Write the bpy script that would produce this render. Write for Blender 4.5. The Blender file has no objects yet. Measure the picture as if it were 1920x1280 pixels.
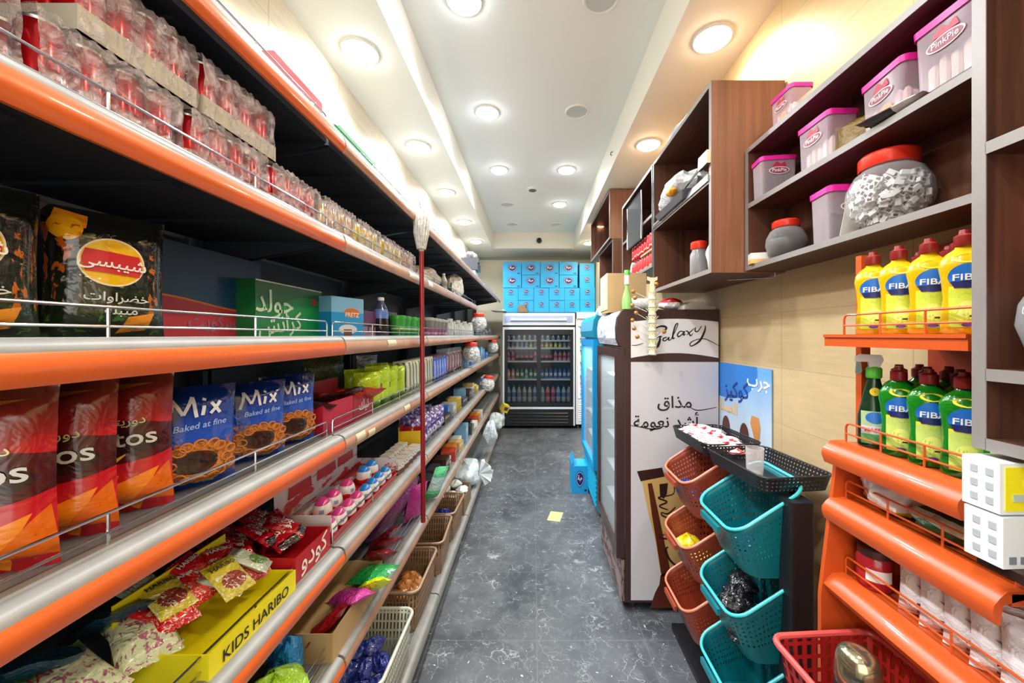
import bpy, math, random
from mathutils import Matrix, Vector
from math import sin, cos, pi, sqrt
C = bpy.context.scene.collection
SC = bpy.context.scene
R = random.Random(7)

# ---------------------------------------------------------------- camera, world, exposure
F = 700.0                                   # focal length in pixels of the 1920 wide frame
cam_d = bpy.data.cameras.new('camera'); cam = bpy.data.objects.new('camera', cam_d); C.objects.link(cam)
cam_d.sensor_width = 36; cam_d.lens = 36 * F / 1920
cam_d.shift_x = -40 / 1920; cam_d.shift_y = -12 / 1920
cam_d.clip_start = 0.02; cam_d.clip_end = 60
cam.location = (0, 0, 1.7); cam.rotation_euler = (pi / 2, 0, 0)
SC.camera = cam
w = bpy.data.worlds.new('world'); SC.world = w; w.use_nodes = True
w.node_tree.nodes['Background'].inputs[0].default_value = (.75, .85, 1, 1)
w.node_tree.nodes['Background'].inputs[1].default_value = .12
SC.view_settings.view_transform = 'Standard'; SC.view_settings.look = 'None'
SC.view_settings.gamma = 1; SC.view_settings.use_curve_mapping = False
SC.view_settings.exposure = 0.1
try:
    SC.cycles.max_bounces = 7; SC.cycles.transparent_max_bounces = 16
    SC.cycles.sample_clamp_indirect = 4; SC.cycles.caustics_refractive = False; SC.cycles.caustics_reflective = False
except Exception: pass
# daylight falling in through the open shop front behind the photographer
def area(name, loc, rot, sx, sy, power, col, parent=None, shape='RECTANGLE'):
    d = bpy.data.lights.new(name, 'AREA'); d.energy = power; d.color = col; d.shape = shape; d.size = sx
    if shape == 'RECTANGLE': d.size_y = sy
    o = bpy.data.objects.new(name, d); C.objects.link(o); o.location = loc; o.rotation_euler = rot; o.parent = parent
    return o
area('shop_front_daylight', (0, -1.35, 1.9), (pi / 2, 0, 0), 1.9, 2.2, 26, (.93, .97, 1))

# ---------------------------------------------------------------- materials
def lin(c):
    if isinstance(c, (int, float)): c = (c, c, c)
    return tuple(((x / 255) / 12.92 if x / 255 <= .04045 else ((x / 255 + .055) / 1.055) ** 2.4) for x in c) + (1,)
MC = {}
class NT:
    def __init__(s, name):
        s.m = bpy.data.materials.new(name); s.m.use_nodes = True; s.t = s.m.node_tree; s.n = s.t.nodes
        s.b = s.n['Principled BSDF']; s.out = s.n['Material Output']
    def new(s, t, **k):
        n = s.n.new(t)
        for a, b in k.items(): setattr(n, a, b)
        return n
    def put(s, sock, v):
        if hasattr(v, 'is_output'): s.t.links.new(v, sock)
        else: sock.default_value = v
    def ma(s, op, a, b=0.0, c=None):
        n = s.new('ShaderNodeMath', operation=op); s.put(n.inputs[0], a); s.put(n.inputs[1], b)
        if c is not None: s.put(n.inputs[2], c)
        return n.outputs[0]
    def mix(s, f, a, b):
        n = s.new('ShaderNodeMix', data_type='RGBA'); s.put(n.inputs[0], f); s.put(n.inputs[6], a); s.put(n.inputs[7], b)
        return n.outputs[2]
    def coord(s, kind='Object'):
        return s.new('ShaderNodeTexCoord').outputs[kind]
    def xyz(s, v):
        n = s.new('ShaderNodeSeparateXYZ'); s.put(n.inputs[0], v); return n.outputs
    def noise(s, v, sc, det=3, rough=.5, dist=0, vec=None):
        n = s.new('ShaderNodeTexNoise'); s.put(n.inputs['Vector'], v); n.inputs['Scale'].default_value = sc
        n.inputs['Detail'].default_value = det; n.inputs['Roughness'].default_value = rough; n.inputs['Distortion'].default_value = dist
        return n.outputs[0]
    def smap(s, v, a, b, c=0.0, d=1.0):
        n = s.new('ShaderNodeMapRange'); s.put(n.inputs[0], v)
        for i, q in enumerate((a, b, c, d)): n.inputs[i + 1].default_value = q
        return n.outputs[0]
    def scale(s, v, sx, sy, sz):
        n = s.new('ShaderNodeMapping'); s.put(n.inputs[0], v); n.inputs['Scale'].default_value = (sx, sy, sz); return n.outputs[0]
    def bump(s, h, st, d=.01):
        n = s.new('ShaderNodeBump'); n.inputs['Strength'].default_value = st; n.inputs['Distance'].default_value = d
        s.put(n.inputs['Height'], h); s.t.links.new(n.outputs[0], s.b.inputs['Normal'])
    def set(s, **k):
        names = dict(col='Base Color', rough='Roughness', metal='Metallic', trans='Transmission Weight', ior='IOR', spec='Specular IOR Level',
                     coat='Coat Weight', alpha='Alpha', em='Emission Color', es='Emission Strength', sheen='Sheen Weight', aniso='Anisotropic')
        for a, v in k.items(): s.put(s.b.inputs[names[a]], v)
        return s

def mat(name, col, rough=.5, metal=0, spec=.5, coat=0, crinkle=0, csc=40, vary=0, vsc=8, **k):
    if name in MC: return MC[name]
    t = NT(name); c = lin(col)
    if vary:
        n = t.noise(t.coord('Object'), vsc, 4)
        c = t.mix(t.smap(n, .3, .75), c, tuple(x * (1 - vary) for x in c[:3]) + (1,))
    t.set(col=c, rough=rough, metal=metal, spec=spec, coat=coat, **k)
    if crinkle: t.bump(t.noise(t.coord('Object'), csc, 3, .6, .6), crinkle, .02)
    MC[name] = t.m; return t.m
def emit(name, col, st):
    if name in MC: return MC[name]
    t = NT(name); t.set(col=(0, 0, 0, 1), em=lin(col), es=st); MC[name] = t.m; return t.m
def clear(name, col=(255, 255, 255), alpha=.2, rough=.08, spec=.6, crinkle=0, csc=30, haze=0, metal=0):
    """thin see-through plastic or glass: mostly transparent, glossy, optionally hazy in folds"""
    if name in MC: return MC[name]
    t = NT(name); a = alpha
    if haze:
        n = t.noise(t.coord('Object'), csc * .6, 4, .6, 1.2)
        a = t.smap(n, .42, .68, alpha, min(1, alpha + haze))
    lw = t.new('ShaderNodeLayerWeight'); lw.inputs[0].default_value = .35
    a = t.ma('MINIMUM', t.ma('ADD', a, t.ma('MULTIPLY', lw.outputs['Facing'], .35)), 1.0)
    t.set(col=lin(col), rough=rough, spec=spec, alpha=a, metal=metal)
    if crinkle: t.bump(t.noise(t.coord('Object'), csc, 3, .6, 1), crinkle, .02)
    MC[name] = t.m; return t.m
def lay(name, base, layers, rough=.35, crinkle=.0, csc=25, coord='Generated', ax='xz', spec=.5, coat=0, metal=0):
    """printed packaging: flat colour shapes in the 0..1 frame of the part"""
    if name in MC: return MC[name]
    t = NT(name); o = t.xyz(t.coord(coord)); idx = dict(x=0, y=1, z=2)
    u, v = o[idx[ax[0]]], o[idx[ax[1]]]; c = lin(base)
    for L in layers:
        k = L[0]
        if k == 'ell':
            _, cu, cv, ru, rv, col = L
            a = t.ma('DIVIDE', t.ma('SUBTRACT', u, cu), ru); b = t.ma('DIVIDE', t.ma('SUBTRACT', v, cv), rv)
            m = t.ma('LESS_THAN', t.ma('ADD', t.ma('MULTIPLY', a, a), t.ma('MULTIPLY', b, b)), 1.0)
        elif k == 'ring':
            _, cu, cv, ru, rv, col, th = L
            a = t.ma('DIVIDE', t.ma('SUBTRACT', u, cu), ru); b = t.ma('DIVIDE', t.ma('SUBTRACT', v, cv), rv)
            r = t.ma('SQRT', t.ma('ADD', t.ma('MULTIPLY', a, a), t.ma('MULTIPLY', b, b)))
            m = t.ma('LESS_THAN', t.ma('ABSOLUTE', t.ma('SUBTRACT', r, 1.0)), th)
        elif k == 'poly':
            _, pts, col = L; m = None; n = len(pts)
            for i in range(n):
                (x0, y0), (x1, y1) = pts[i], pts[(i + 1) % n]; A, B = -(y1 - y0), (x1 - x0)
                h = t.ma('GREATER_THAN', t.ma('MULTIPLY_ADD', u, A, t.ma('MULTIPLY', v, B)), A * x0 + B * y0)
                m = h if m is None else t.ma('MULTIPLY', m, h)
        elif k == 'rect':
            _, u0, u1, v0, v1, col = L; m = None
            for s_, lo, hi in ((u, u0, u1), (v, v0, v1)):
                for op, q in (('GREATER_THAN', lo), ('LESS_THAN', hi)):
                    if (op == 'GREATER_THAN' and q <= 0) or (op == 'LESS_THAN' and q >= 1): continue
                    h = t.ma(op, s_, q); m = h if m is None else t.ma('MULTIPLY', m, h)
            if m is None: m = 1.0
        elif k == 'wave':
            _, v0, amp, fr, ph, col = L
            m = t.ma('LESS_THAN', v, t.ma('ADD', v0, t.ma('MULTIPLY', amp, t.ma('SINE', t.ma('MULTIPLY_ADD', u, fr, ph)))))
        elif k == 'grad':
            _, v0, v1, col = L; m = t.smap(v, v0, v1)
        elif k == 'spot':
            _, sc, thr, col = L; m = t.smap(t.noise(t.coord(coord), sc, 3, .6, .5), thr, thr + .04)
        elif k == 'spotin':
            _, sc, thr, u0, u1, v0, v1, col = L; m = t.smap(t.noise(t.coord(coord), sc, 3, .6, .5), thr, thr + .04)
            for s_, lo, hi in ((u, u0, u1), (v, v0, v1)):
                m = t.ma('MULTIPLY', m, t.ma('MULTIPLY', t.ma('GREATER_THAN', s_, lo), t.ma('LESS_THAN', s_, hi)))
        c = t.mix(m, c, lin(col))
    t.set(col=c, rough=rough, spec=spec, coat=coat, metal=metal)
    if crinkle: t.bump(t.noise(t.coord('Object'), csc, 3, .6, .8), crinkle, .02)
    MC[name] = t.m; return t.m
def perf(name, col, pitch=.014, r=.0042, rough=.35, sx=1.0, sy=1.0, vr=None, slots=False):
    """plastic pierced with rows of holes; the holes are open"""
    if name in MC: return MC[name]
    t = NT(name); uv = t.xyz(t.coord('UV'))
    def fr(s_, p): return t.ma('SUBTRACT', t.ma('FRACT', t.ma('DIVIDE', s_, p)), .5)
    a, b = fr(uv[0], pitch * sx), fr(uv[1], pitch * sy)
    if slots:
        m = t.ma('MULTIPLY', t.ma('LESS_THAN', t.ma('ABSOLUTE', a), r / pitch), t.ma('LESS_THAN', t.ma('ABSOLUTE', b), .38))
    else:
        a = t.ma('MULTIPLY', a, pitch * sx); b = t.ma('MULTIPLY', b, pitch * sy)
        m = t.ma('LESS_THAN', t.ma('ADD', t.ma('MULTIPLY', a, a), t.ma('MULTIPLY', b, b)), r * r)
    if vr: m = t.ma('MULTIPLY', m, t.ma('MULTIPLY', t.ma('GREATER_THAN', uv[1], vr[0]), t.ma('LESS_THAN', uv[1], vr[1])))
    t.set(col=lin(col), rough=rough, alpha=t.ma('SUBTRACT', 1.0, m)); MC[name] = t.m; return t.m
def wood(name, c1, c2, ax='z', rough=.4, sc=1.0):
    if name in MC: return MC[name]
    t = NT(name); s = [40 * sc, 40 * sc, 40 * sc]; s['xyz'.index(ax)] = 1.6 * sc
    v = t.scale(t.coord('Object'), *s)
    n = t.noise(v, 1, 4, .55, .3); n2 = t.noise(t.scale(t.coord('Object'), *[q * .25 for q in s]), 1, 2, .5, .6)
    f = t.ma('ADD', t.ma('MULTIPLY', t.smap(n, .35, .7), .6), t.ma('MULTIPLY', t.smap(n2, .35, .65), .4))
    t.set(col=t.mix(f, lin(c1), lin(c2)), rough=rough, spec=.4); t.bump(n, .05, .002); MC[name] = t.m; return t.m

# ---------------------------------------------------------------- mesh builder
class MB:
    def __init__(s): s.v = []; s.f = []; s.m = []; s.uv = []; s.T = Matrix()
    def add(s, vs, fs, m=0, uvs=None):
        b = len(s.v); s.v += [tuple(s.T @ Vector(p)) for p in vs]
        for i, f in enumerate(fs):
            s.f.append(tuple(b + k for k in f)); s.m.append(m)
            s.uv.append([uvs[k] for k in f] if uvs else [(0, 0)] * len(f))
        return s
    def box(s, x0, x1, y0, y1, z0, z1, m=0):
        V = [(x0, y0, z0), (x1, y0, z0), (x1, y1, z0), (x0, y1, z0), (x0, y0, z1), (x1, y0, z1), (x1, y1, z1), (x0, y1, z1)]
        for f, a, b in (((0, 1, 5, 4), 0, 2), ((1, 2, 6, 5), 1, 2), ((2, 3, 7, 6), 0, 2), ((3, 0, 4, 7), 1, 2), ((4, 5, 6, 7), 0, 1), ((3, 2, 1, 0), 0, 1)):
            s.add([V[k] for k in f], [(0, 1, 2, 3)], m, [(V[k][a], V[k][b]) for k in f])
        return s
    def grid(s, fn, nu, nv, m=0, uv=None, flip=False):
        vs = [fn(i / nu, j / nv) for j in range(nv + 1) for i in range(nu + 1)]
        uvs = [(uv or (lambda a, b: (a, b)))(i / nu, j / nv) for j in range(nv + 1) for i in range(nu + 1)]
        fs = []
        for j in range(nv):
            for i in range(nu):
                a = j * (nu + 1) + i; q = (a, a + 1, a + nu + 2, a + nu + 1); fs.append(q[::-1] if flip else q)
        return s.add(vs, fs, m, uvs)
    def lathe(s, prof, n=20, c=(0, 0, 0), m=0, sx=1, sy=1, cap=True):
        """prof: (radius, z) from bottom to top"""
        vs = []
        for r, z in prof:
            for k in range(n): vs.append((c[0] + r * sx * cos(2 * pi * k / n), c[1] + r * sy * sin(2 * pi * k / n), c[2] + z))
        fs = []
        for j in range(len(prof) - 1):
            for k in range(n):
                k2 = (k + 1) % n; fs.append((j * n + k, j * n + k2, (j + 1) * n + k2, (j + 1) * n + k))
        if cap: fs.append(tuple(range(n))[::-1]); fs.append(tuple((len(prof) - 1) * n + k for k in range(n)))
        return s.add(vs, fs, m)
    def tube(s, pts, r, n=8, m=0, close=False):
        pts = [Vector(p) for p in pts]; L = len(pts); vs = []; up = None
        for i, p in enumerate(pts):
            a = pts[(i - 1) % L] if (i or close) else p; b = pts[(i + 1) % L] if (i < L - 1 or close) else p
            d = (b - a).normalized()
            if up is None: up = Vector((0, 0, 1)) if abs(d.z) < .9 else Vector((1, 0, 0))
            x = d.cross(up).normalized(); up = x.cross(d).normalized(); rr = r[i] if isinstance(r, (list, tuple)) else r
            for k in range(n): vs.append(p + rr * (cos(2 * pi * k / n) * x + sin(2 * pi * k / n) * up))
        fs = []
        for j in range(L if close else L - 1):
            for k in range(n):
                k2 = (k + 1) % n; j2 = (j + 1) % L; fs.append((j * n + k, j2 * n + k, j2 * n + k2, j * n + k2))
        if not close: fs.append(tuple(range(n))[::-1][::-1]); fs.append(tuple((L - 1) * n + k for k in range(n))[::-1])
        return s.add(vs, fs, m)
    def prism(s, prof, a0, a1, ax='y', m=0):
        """prof polygon swept along ax; coordinates of the other two axes in order"""
        n = len(prof); vs = []
        for a in (a0, a1):
            for p, q in prof: vs.append({'y': (p, a, q), 'x': (a, p, q), 'z': (p, q, a)}[ax])
        per = [0]
        for i in range(n):
            (x0, y0), (x1, y1) = prof[i], prof[(i + 1) % n]; per.append(per[-1] + sqrt((x1 - x0) ** 2 + (y1 - y0) ** 2))
        for i in range(n):
            j = (i + 1) % n
            s.add([vs[i], vs[j], vs[n + j], vs[n + i]], [(0, 1, 2, 3)], m, [(a0, per[i]), (a0, per[i + 1]), (a1, per[i + 1]), (a1, per[i])])
        return s.add(vs, [tuple(range(n))[::-1], tuple(range(n, 2 * n))], m)
    def ball(s, c, rx, ry=None, rz=None, n=12, m=0):
        ry = ry or rx; rz = rz or rx; k = max(4, n // 2)
        return s.lathe([(max(1e-4, sin(pi * i / k)), -cos(pi * i / k) * rz) for i in range(k + 1)], n, c, m, rx, ry, cap=False)
    def mesh(s, name, mats, smooth=False):
        if smooth:      # weld coincident corners so that the surface shades smoothly
            ix = {}; nv = []; mp = []
            for p in s.v:
                k = (round(p[0], 5), round(p[1], 5), round(p[2], 5))
                if k not in ix: ix[k] = len(nv); nv.append(p)
                mp.append(ix[k])
            F2, M2, U2 = [], [], []
            for f, m, q in zip(s.f, s.m, s.uv):
                g_ = [mp[a] for a in f]; kk = [i for i in range(len(g_)) if g_[i] != g_[i - 1]]
                if len(set(g_[i] for i in kk)) > 2 and len(set(g_[i] for i in kk)) == len(kk): F2.append(tuple(g_[i] for i in kk)); M2.append(m); U2.append([q[i] for i in kk])
            s.v, s.f, s.m, s.uv = nv, F2, M2, U2
        me = bpy.data.meshes.new(name); me.from_pydata(s.v, [], s.f)
        for x in mats: me.materials.append(x)
        ul = me.uv_layers.new(name='UVMap'); d = []
        for q in s.uv:
            for a in q: d += [a[0], a[1]]
        ul.data.foreach_set('uv', d)
        me.polygons.foreach_set('material_index', s.m)
        me.polygons.foreach_set('use_smooth', [bool(smooth)] * len(s.f))
        me.update()
        return me
    def build(s, name, mats, parent=None, smooth=False, bevel=0, solid=0, label=None, auto=True):
        if not isinstance(mats, (list, tuple)): mats = [mats]
        o = bpy.data.objects.new(name, s.mesh(name, mats, smooth)); C.objects.link(o); o.parent = parent
        if smooth and auto:
            try: o.data.set_sharp_from_angle(angle=.7)
            except Exception: pass
        if solid:
            k = o.modifiers.new('solid', 'SOLIDIFY'); k.thickness = solid; k.offset = 0
        if bevel:
            k = o.modifiers.new('bevel', 'BEVEL'); k.width = bevel; k.segments = 2; k.limit_method = 'ANGLE'
        if label: o['label'] = label
        return o
def thing(name, label, cat, loc=(0, 0, 0), rz=0, group=None, rot=None):
    o = bpy.data.objects.new(name, None); C.objects.link(o); o.empty_display_size = .05
    o.location = loc; o.rotation_euler = rot or (0, 0, rz); o['label'] = label; o['category'] = cat
    if group: o['group'] = group
    return o
def tag(o, label, cat, group=None, kind=None, loc=None, rot=None):
    o['label'] = label; o['category'] = cat
    if group: o['group'] = group
    if kind: o['kind'] = kind
    if loc: o.location = loc
    if rot: o.rotation_euler = rot
    return o
def struct(o):
    o['kind'] = 'structure'; return o
def dup(root):
    r = root.copy(); C.objects.link(r)
    for ch in list(root.children):
        c = ch.copy(); C.objects.link(c); c.parent = r
        for g in list(ch.children):
            d = g.copy(); C.objects.link(d); d.parent = c
    return r
KEEP = {}
def put(key, builder, loc, rot=0, label='', group=None, sc=None):
    """first use builds the thing, later uses copy it with its parts"""
    if key in KEEP: o = dup(KEEP[key])
    else: o = KEEP[key] = builder()
    o.location = loc; o.rotation_euler = rot if isinstance(rot, (tuple, list)) else (0, 0, rot)
    o['label'] = label
    if group: o['group'] = group
    elif 'group' in o: del o['group']
    if sc: o.scale = sc if isinstance(sc, (tuple, list)) else (sc, sc, sc)
    return o
ORD = ['nearest', 'second', 'third', 'fourth', 'fifth', 'sixth', 'seventh', 'eighth', 'ninth', 'tenth', 'eleventh', 'twelfth', 'thirteenth', 'fourteenth', 'fifteenth', 'sixteenth', 'seventeenth', 'eighteenth', 'nineteenth', 'twentieth', 'twenty-first', 'twenty-second', 'twenty-third', 'twenty-fourth', 'twenty-fifth']
ORDL = ['leftmost'] + ORD[1:]

# ---------------------------------------------------------------- writing
AR = {'ا': 'FE8D FE8E', 'أ': 'FE83 FE84', 'إ': 'FE87 FE88', 'ب': 'FE8F FE90 FE91 FE92', 'ة': 'FE93 FE94', 'ت': 'FE95 FE96 FE97 FE98', 'ج': 'FE9D FE9E FE9F FEA0',
      'ح': 'FEA1 FEA2 FEA3 FEA4', 'خ': 'FEA5 FEA6 FEA7 FEA8', 'د': 'FEA9 FEAA', 'ذ': 'FEAB FEAC', 'ر': 'FEAD FEAE', 'ز': 'FEAF FEB0', 'س': 'FEB1 FEB2 FEB3 FEB4',
      'ش': 'FEB5 FEB6 FEB7 FEB8', 'ص': 'FEB9 FEBA FEBB FEBC', 'ض': 'FEBD FEBE FEBF FEC0', 'ط': 'FEC1 FEC2 FEC3 FEC4', 'ع': 'FEC9 FECA FECB FECC', 'ف': 'FED1 FED2 FED3 FED4',
      'ق': 'FED5 FED6 FED7 FED8', 'ك': 'FED9 FEDA FEDB FEDC', 'ل': 'FEDD FEDE FEDF FEE0', 'م': 'FEE1 FEE2 FEE3 FEE4', 'ن': 'FEE5 FEE6 FEE7 FEE8', 'ه': 'FEE9 FEEA FEEB FEEC',
      'و': 'FEED FEEE', 'ى': 'FEEF FEF0', 'ي': 'FEF1 FEF2 FEF3 FEF4', 'گ': 'FED9 FEDA FEDB FEDC'}
def ar(s):
    out = []
    for i, ch in enumerate(s):
        if ch not in AR: out.append(ch); continue
        f = AR[ch].split(); prev = i > 0 and s[i - 1] in AR and len(AR[s[i - 1]].split()) == 4; nxt = len(f) == 4 and i + 1 < len(s) and s[i + 1] in AR
        k = 3 if prev and nxt else 2 if nxt else 1 if prev else 0
        out.append(chr(int(f[k], 16)))
    return ''.join(out[::-1])
TXT = {}
def text_data(s):
    if s not in TXT:
        cu = bpy.data.curves.new('writing', 'FONT'); cu.body = s; cu.size = 1; cu.align_x = 'CENTER'; cu.resolution_u = 3; cu.offset = .012
        o = bpy.data.objects.new('writing', cu); me = o.to_mesh()
        vs = [(v.co.x, v.co.y) for v in me.vertices]; fs = [tuple(p.vertices) for p in me.polygons]; o.to_mesh_clear()
        bpy.data.objects.remove(o); bpy.data.curves.remove(cu)
        TXT[s] = (vs, fs)
    return TXT[s]
FINE = {}
def fine(s):
    """the same writing cut into small triangles, to lie on a curved surface"""
    if s in FINE: return FINE[s]
    vs, fs = text_data(s); vs = list(vs); out = []; mid = {}
    st = []
    for f in fs:
        for i in range(1, len(f) - 1): st.append((f[0], f[i], f[i + 1]))
    while st:
        a, b, c = st.pop(); L = [((vs[p][0] - vs[q][0]) ** 2 + (vs[p][1] - vs[q][1]) ** 2, p, q, r) for p, q, r in ((a, b, c), (b, c, a), (c, a, b))]
        l, p, q, r = max(L)
        if l < .045: out.append((a, b, c)); continue
        k = (min(p, q), max(p, q))
        if k not in mid: mid[k] = len(vs); vs.append(((vs[p][0] + vs[q][0]) / 2, (vs[p][1] + vs[q][1]) / 2))
        m = mid[k]; st += [(p, m, r), (m, q, r)]
    FINE[s] = (vs, out); return FINE[s]
def write(s, fn, m, parent, size=.03, wide=1.0, slant=0, rot=0, at=(0, 0), name='writing', bold=0, label=None, lift=0):
    """fn maps the flat (x, y) of the writing onto the surface"""
    vs, fs = fine(s) if fn.__name__ in ('onto', 'curved') else text_data(s); mb = MB(); out = []
    for x, y in vs:
        x = x * size * wide + slant * y * size; y = y * size
        p = fn(at[0] + x * cos(rot) - y * sin(rot), at[1] + x * sin(rot) + y * cos(rot)); out.append((p[0], p[1] - lift, p[2]) if lift else p)
    mb.add(out, fs)
    o = mb.build(name, m, parent, label=label)
    if bold: k = o.modifiers.new('thick', 'SOLIDIFY'); k.thickness = bold; k.offset = 0
    return o
def plane(o, u, v, n=(0, 0, 0), e=.0015):
    o, u, v, n = Vector(o), Vector(u), Vector(v), Vector(n)
    return lambda x, y: tuple(o + u * x + v * y + n * e)
def smooth_pts(pts, k=6):
    P = [pts[0]] + list(pts) + [pts[-1]]; out = []
    for i in range(1, len(P) - 2):
        p0, p1, p2, p3 = P[i - 1], P[i], P[i + 1], P[i + 2]
        for j in range(k):
            t = j / k
            out.append(tuple(.5 * (2 * p1[a] + (p2[a] - p0[a]) * t + (2 * p0[a] - 5 * p1[a] + 4 * p2[a] - p3[a]) * t * t + (3 * p1[a] - p0[a] - 3 * p2[a] + p3[a]) * t ** 3) for a in range(len(p1))))
    out.append(tuple(pts[-1])); return out
def strokes(mb, lines, fn, m=0):
    """pen strokes: every line is a list of (x, y, width)"""
    for ln in lines:
        p = smooth_pts(ln); vs = []
        for i, (x, y, wd) in enumerate(p):
            a = p[max(0, i - 1)]; b = p[min(len(p) - 1, i + 1)]; dx, dy = b[0] - a[0], b[1] - a[1]; L = sqrt(dx * dx + dy * dy) or 1
            nx, ny = -dy / L * wd / 2, dx / L * wd / 2; vs += [fn(x + nx, y + ny), fn(x - nx, y - ny)]
        mb.add(vs, [(2 * i, 2 * i + 1, 2 * i + 3, 2 * i + 2) for i in range(len(p) - 1)], m)
    return mb
# ---------------------------------------------------------------- surfaces
def floor_mat():
    t = NT('marble_tile_floor'); v = t.coord('Object'); o = t.xyz(v)
    big = t.noise(v, 2.2, 5, .6, .4)
    c = t.mix(t.smap(big, .3, .7), lin((62, 65, 70)), lin((93, 96, 101)))
    c = t.mix(t.smap(t.noise(v, 9, 5, .65, .8), .5, .75, 0, .75), c, lin((108, 112, 115)))
    for sc, th, col, dist in ((7.5, .017, (168, 172, 172), .26), (15, .028, (132, 136, 138), .2)):
        n = t.new('ShaderNodeTexVoronoi', feature='DISTANCE_TO_EDGE'); n.inputs['Scale'].default_value = sc
        w_ = t.new('ShaderNodeTexNoise'); w_.inputs['Scale'].default_value = sc * 1.3; w_.inputs['Detail'].default_value = 4; t.put(w_.inputs['Vector'], v)
        va = t.new('ShaderNodeVectorMath', operation='MULTIPLY_ADD'); t.put(va.inputs[0], w_.outputs['Color']); va.inputs[1].default_value = (dist, dist, 0); t.put(va.inputs[2], v)
        t.put(n.inputs['Vector'], va.outputs[0])
        brk = t.smap(t.noise(v, sc * .9, 2, .5), .42, .6)
        c = t.mix(t.ma('MULTIPLY', t.smap(n.outputs[0], 0, th, 1, 0), t.ma('MULTIPLY', brk, .95)), c, lin(col))
    # trodden dirt and pale crumbs
    c = t.mix(t.smap(t.noise(v, 42, 3, .6, .4), .685, .71, 0, .85), c, lin((205, 205, 196)))
    c = t.mix(t.smap(t.noise(v, 1.3, 4, .6), .52, .72, 0, .55), c, lin((62, 61, 60)))
    for s_, off in ((o[0], .02), (o[1], 2.08)):
        f = t.ma('ABSOLUTE', t.ma('SUBTRACT', t.ma('FRACT', t.ma('DIVIDE', t.ma('SUBTRACT', s_, off - .3), .6)), .5))
        c = t.mix(t.ma('LESS_THAN', f, .0025), c, lin((112, 114, 114)))
    t.set(col=c, rough=t.smap(big, .3, .7, .28, .5), spec=.45); t.bump(t.noise(v, 60, 2), .04, .002); return t.m
def wall_tile(name, col, colj):
    t = NT(name); o = t.xyz(t.coord('Object')); v = t.coord('Object')
    c = t.mix(t.smap(t.noise(t.scale(v, 1, 1, 6), 7, 4, .6), .3, .75), lin(col), lin(tuple(q * .93 for q in col)))
    h = t.ma('ADD', o[0], o[1])
    for s_, p, off, wd in ((h, .60, 2.88 - .3, .004), (o[2], .26, 1.287 - .13, .006)):
        f = t.ma('ABSOLUTE', t.ma('SUBTRACT', t.ma('FRACT', t.ma('DIVIDE', t.ma('SUBTRACT', s_, off), p)), .5))
        c = t.mix(t.ma('LESS_THAN', f, wd), c, lin(colj))
    t.set(col=c, rough=.42, spec=.35); return t.m
M_floor = floor_mat()
M_wall = wall_tile('cream_wall_tile', (228, 216, 192), (186, 172, 142))
M_wall2 = mat('cream_plaster', (238, 228, 200), .6)
M_ceil = mat('white_ceiling_paint', (240, 242, 238), .7)
M_soff = mat('cream_soffit_paint', (240, 238, 226), .65)

WL, WR, YB, YF, ZC, ZS = -1.17, 1.15, 7.5, -1.5, 3.54, 3.26
struct(MB().box(WL - .1, WR + .1, YF - .1, YB + .1, -.1, 0).build('floor', M_floor))
struct(MB().box(WL - .1, WR + .1, YF - .1, YB + .1, ZC, ZC + .1).build('ceiling', M_ceil))
struct(MB().box(WL - .1, WL, YF, YB, 0, ZC).build('wall_left', M_wall))
struct(MB().box(WR, WR + .1, YF, YB, 0, ZC).build('wall_right', wall_tile('tan_wall_tile', (206, 182, 140), (180, 156, 118))))
struct(MB().box(WL, WR, YB, YB + .1, 0, ZC).build('wall_back', M_wall2))
struct(MB().box(WL, WR, YF - .1, YF, 0, ZC).build('wall_front', M_wall2))
struct(MB().box(WL, -.73, YF, YB, ZS, ZC).build('trim_1', M_soff))
struct(MB().box(.73, WR, YF, YB, ZS, ZC).build('trim_2', M_soff))
struct(MB().box(-.73, .73, 6.72, YB, ZS, ZC).build('trim_3', M_soff))
struct(MB().box(WL, WR, YB - .012, YB, ZS - .05, ZS).build('trim_4', mat('grey_cove_line', (150, 160, 158), .6)))

# ---------------------------------------------------------------- ceiling lights
M_lens = emit('lit_lamp_lens', (246, 250, 255), 42)
M_lensw = emit('warm_lit_lamp_lens', (255, 238, 206), 42)
M_ring = mat('white_lamp_ring', (235, 235, 228), .4)
M_off = mat('unlit_lamp_lens', (196, 198, 190), .3)
def downlight(r, lens, lit):
    def b():
        t = thing('ceiling_light', '', 'ceiling light')
        MB().lathe([(r, 0), (r, -.006), (r * .93, -.012), (r * .86, -.010), (r * .84, -.004)], 32, cap=False).build('frame', M_ring, t, True)
        MB().lathe([(r * .84, -.004)] + ([(r * .84, -.016), (r * .72, -.026), (r * .4, -.031), (.0005, -.032)] if lens is not M_off else [(.0005, -.004)]), 32, cap=False).build('lens', lens, t, True)
        return t
    return b
def lamp(x, y, z, kind, label, grp, pw=0, col=(1, .98, .94)):
    lit = pw > 0; r = .10
    o = put('dl' + kind, downlight(r, {'c': M_lens, 'w': M_lensw, 'o': M_off}[kind], lit), (x, y, z), 0, label, grp)
    if lit and not any(c.type == 'LIGHT' for c in o.children):
        l = area('bulb', (0, 0, -.036), (0, 0, 0), .17, 0, pw, col, o, 'DISK'); l.data.spread = 2.6
for i, y in enumerate((-.5, .6, 2.05, 3.08, 4.07, 5.13, 6.2)):
    lamp(-.95, y, ZS, 'c', f'lit round lamp in the left soffit, {ORD[i]} along from the shop front', 'lit lamps in the left soffit', 19, (.95, .98, 1))
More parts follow.
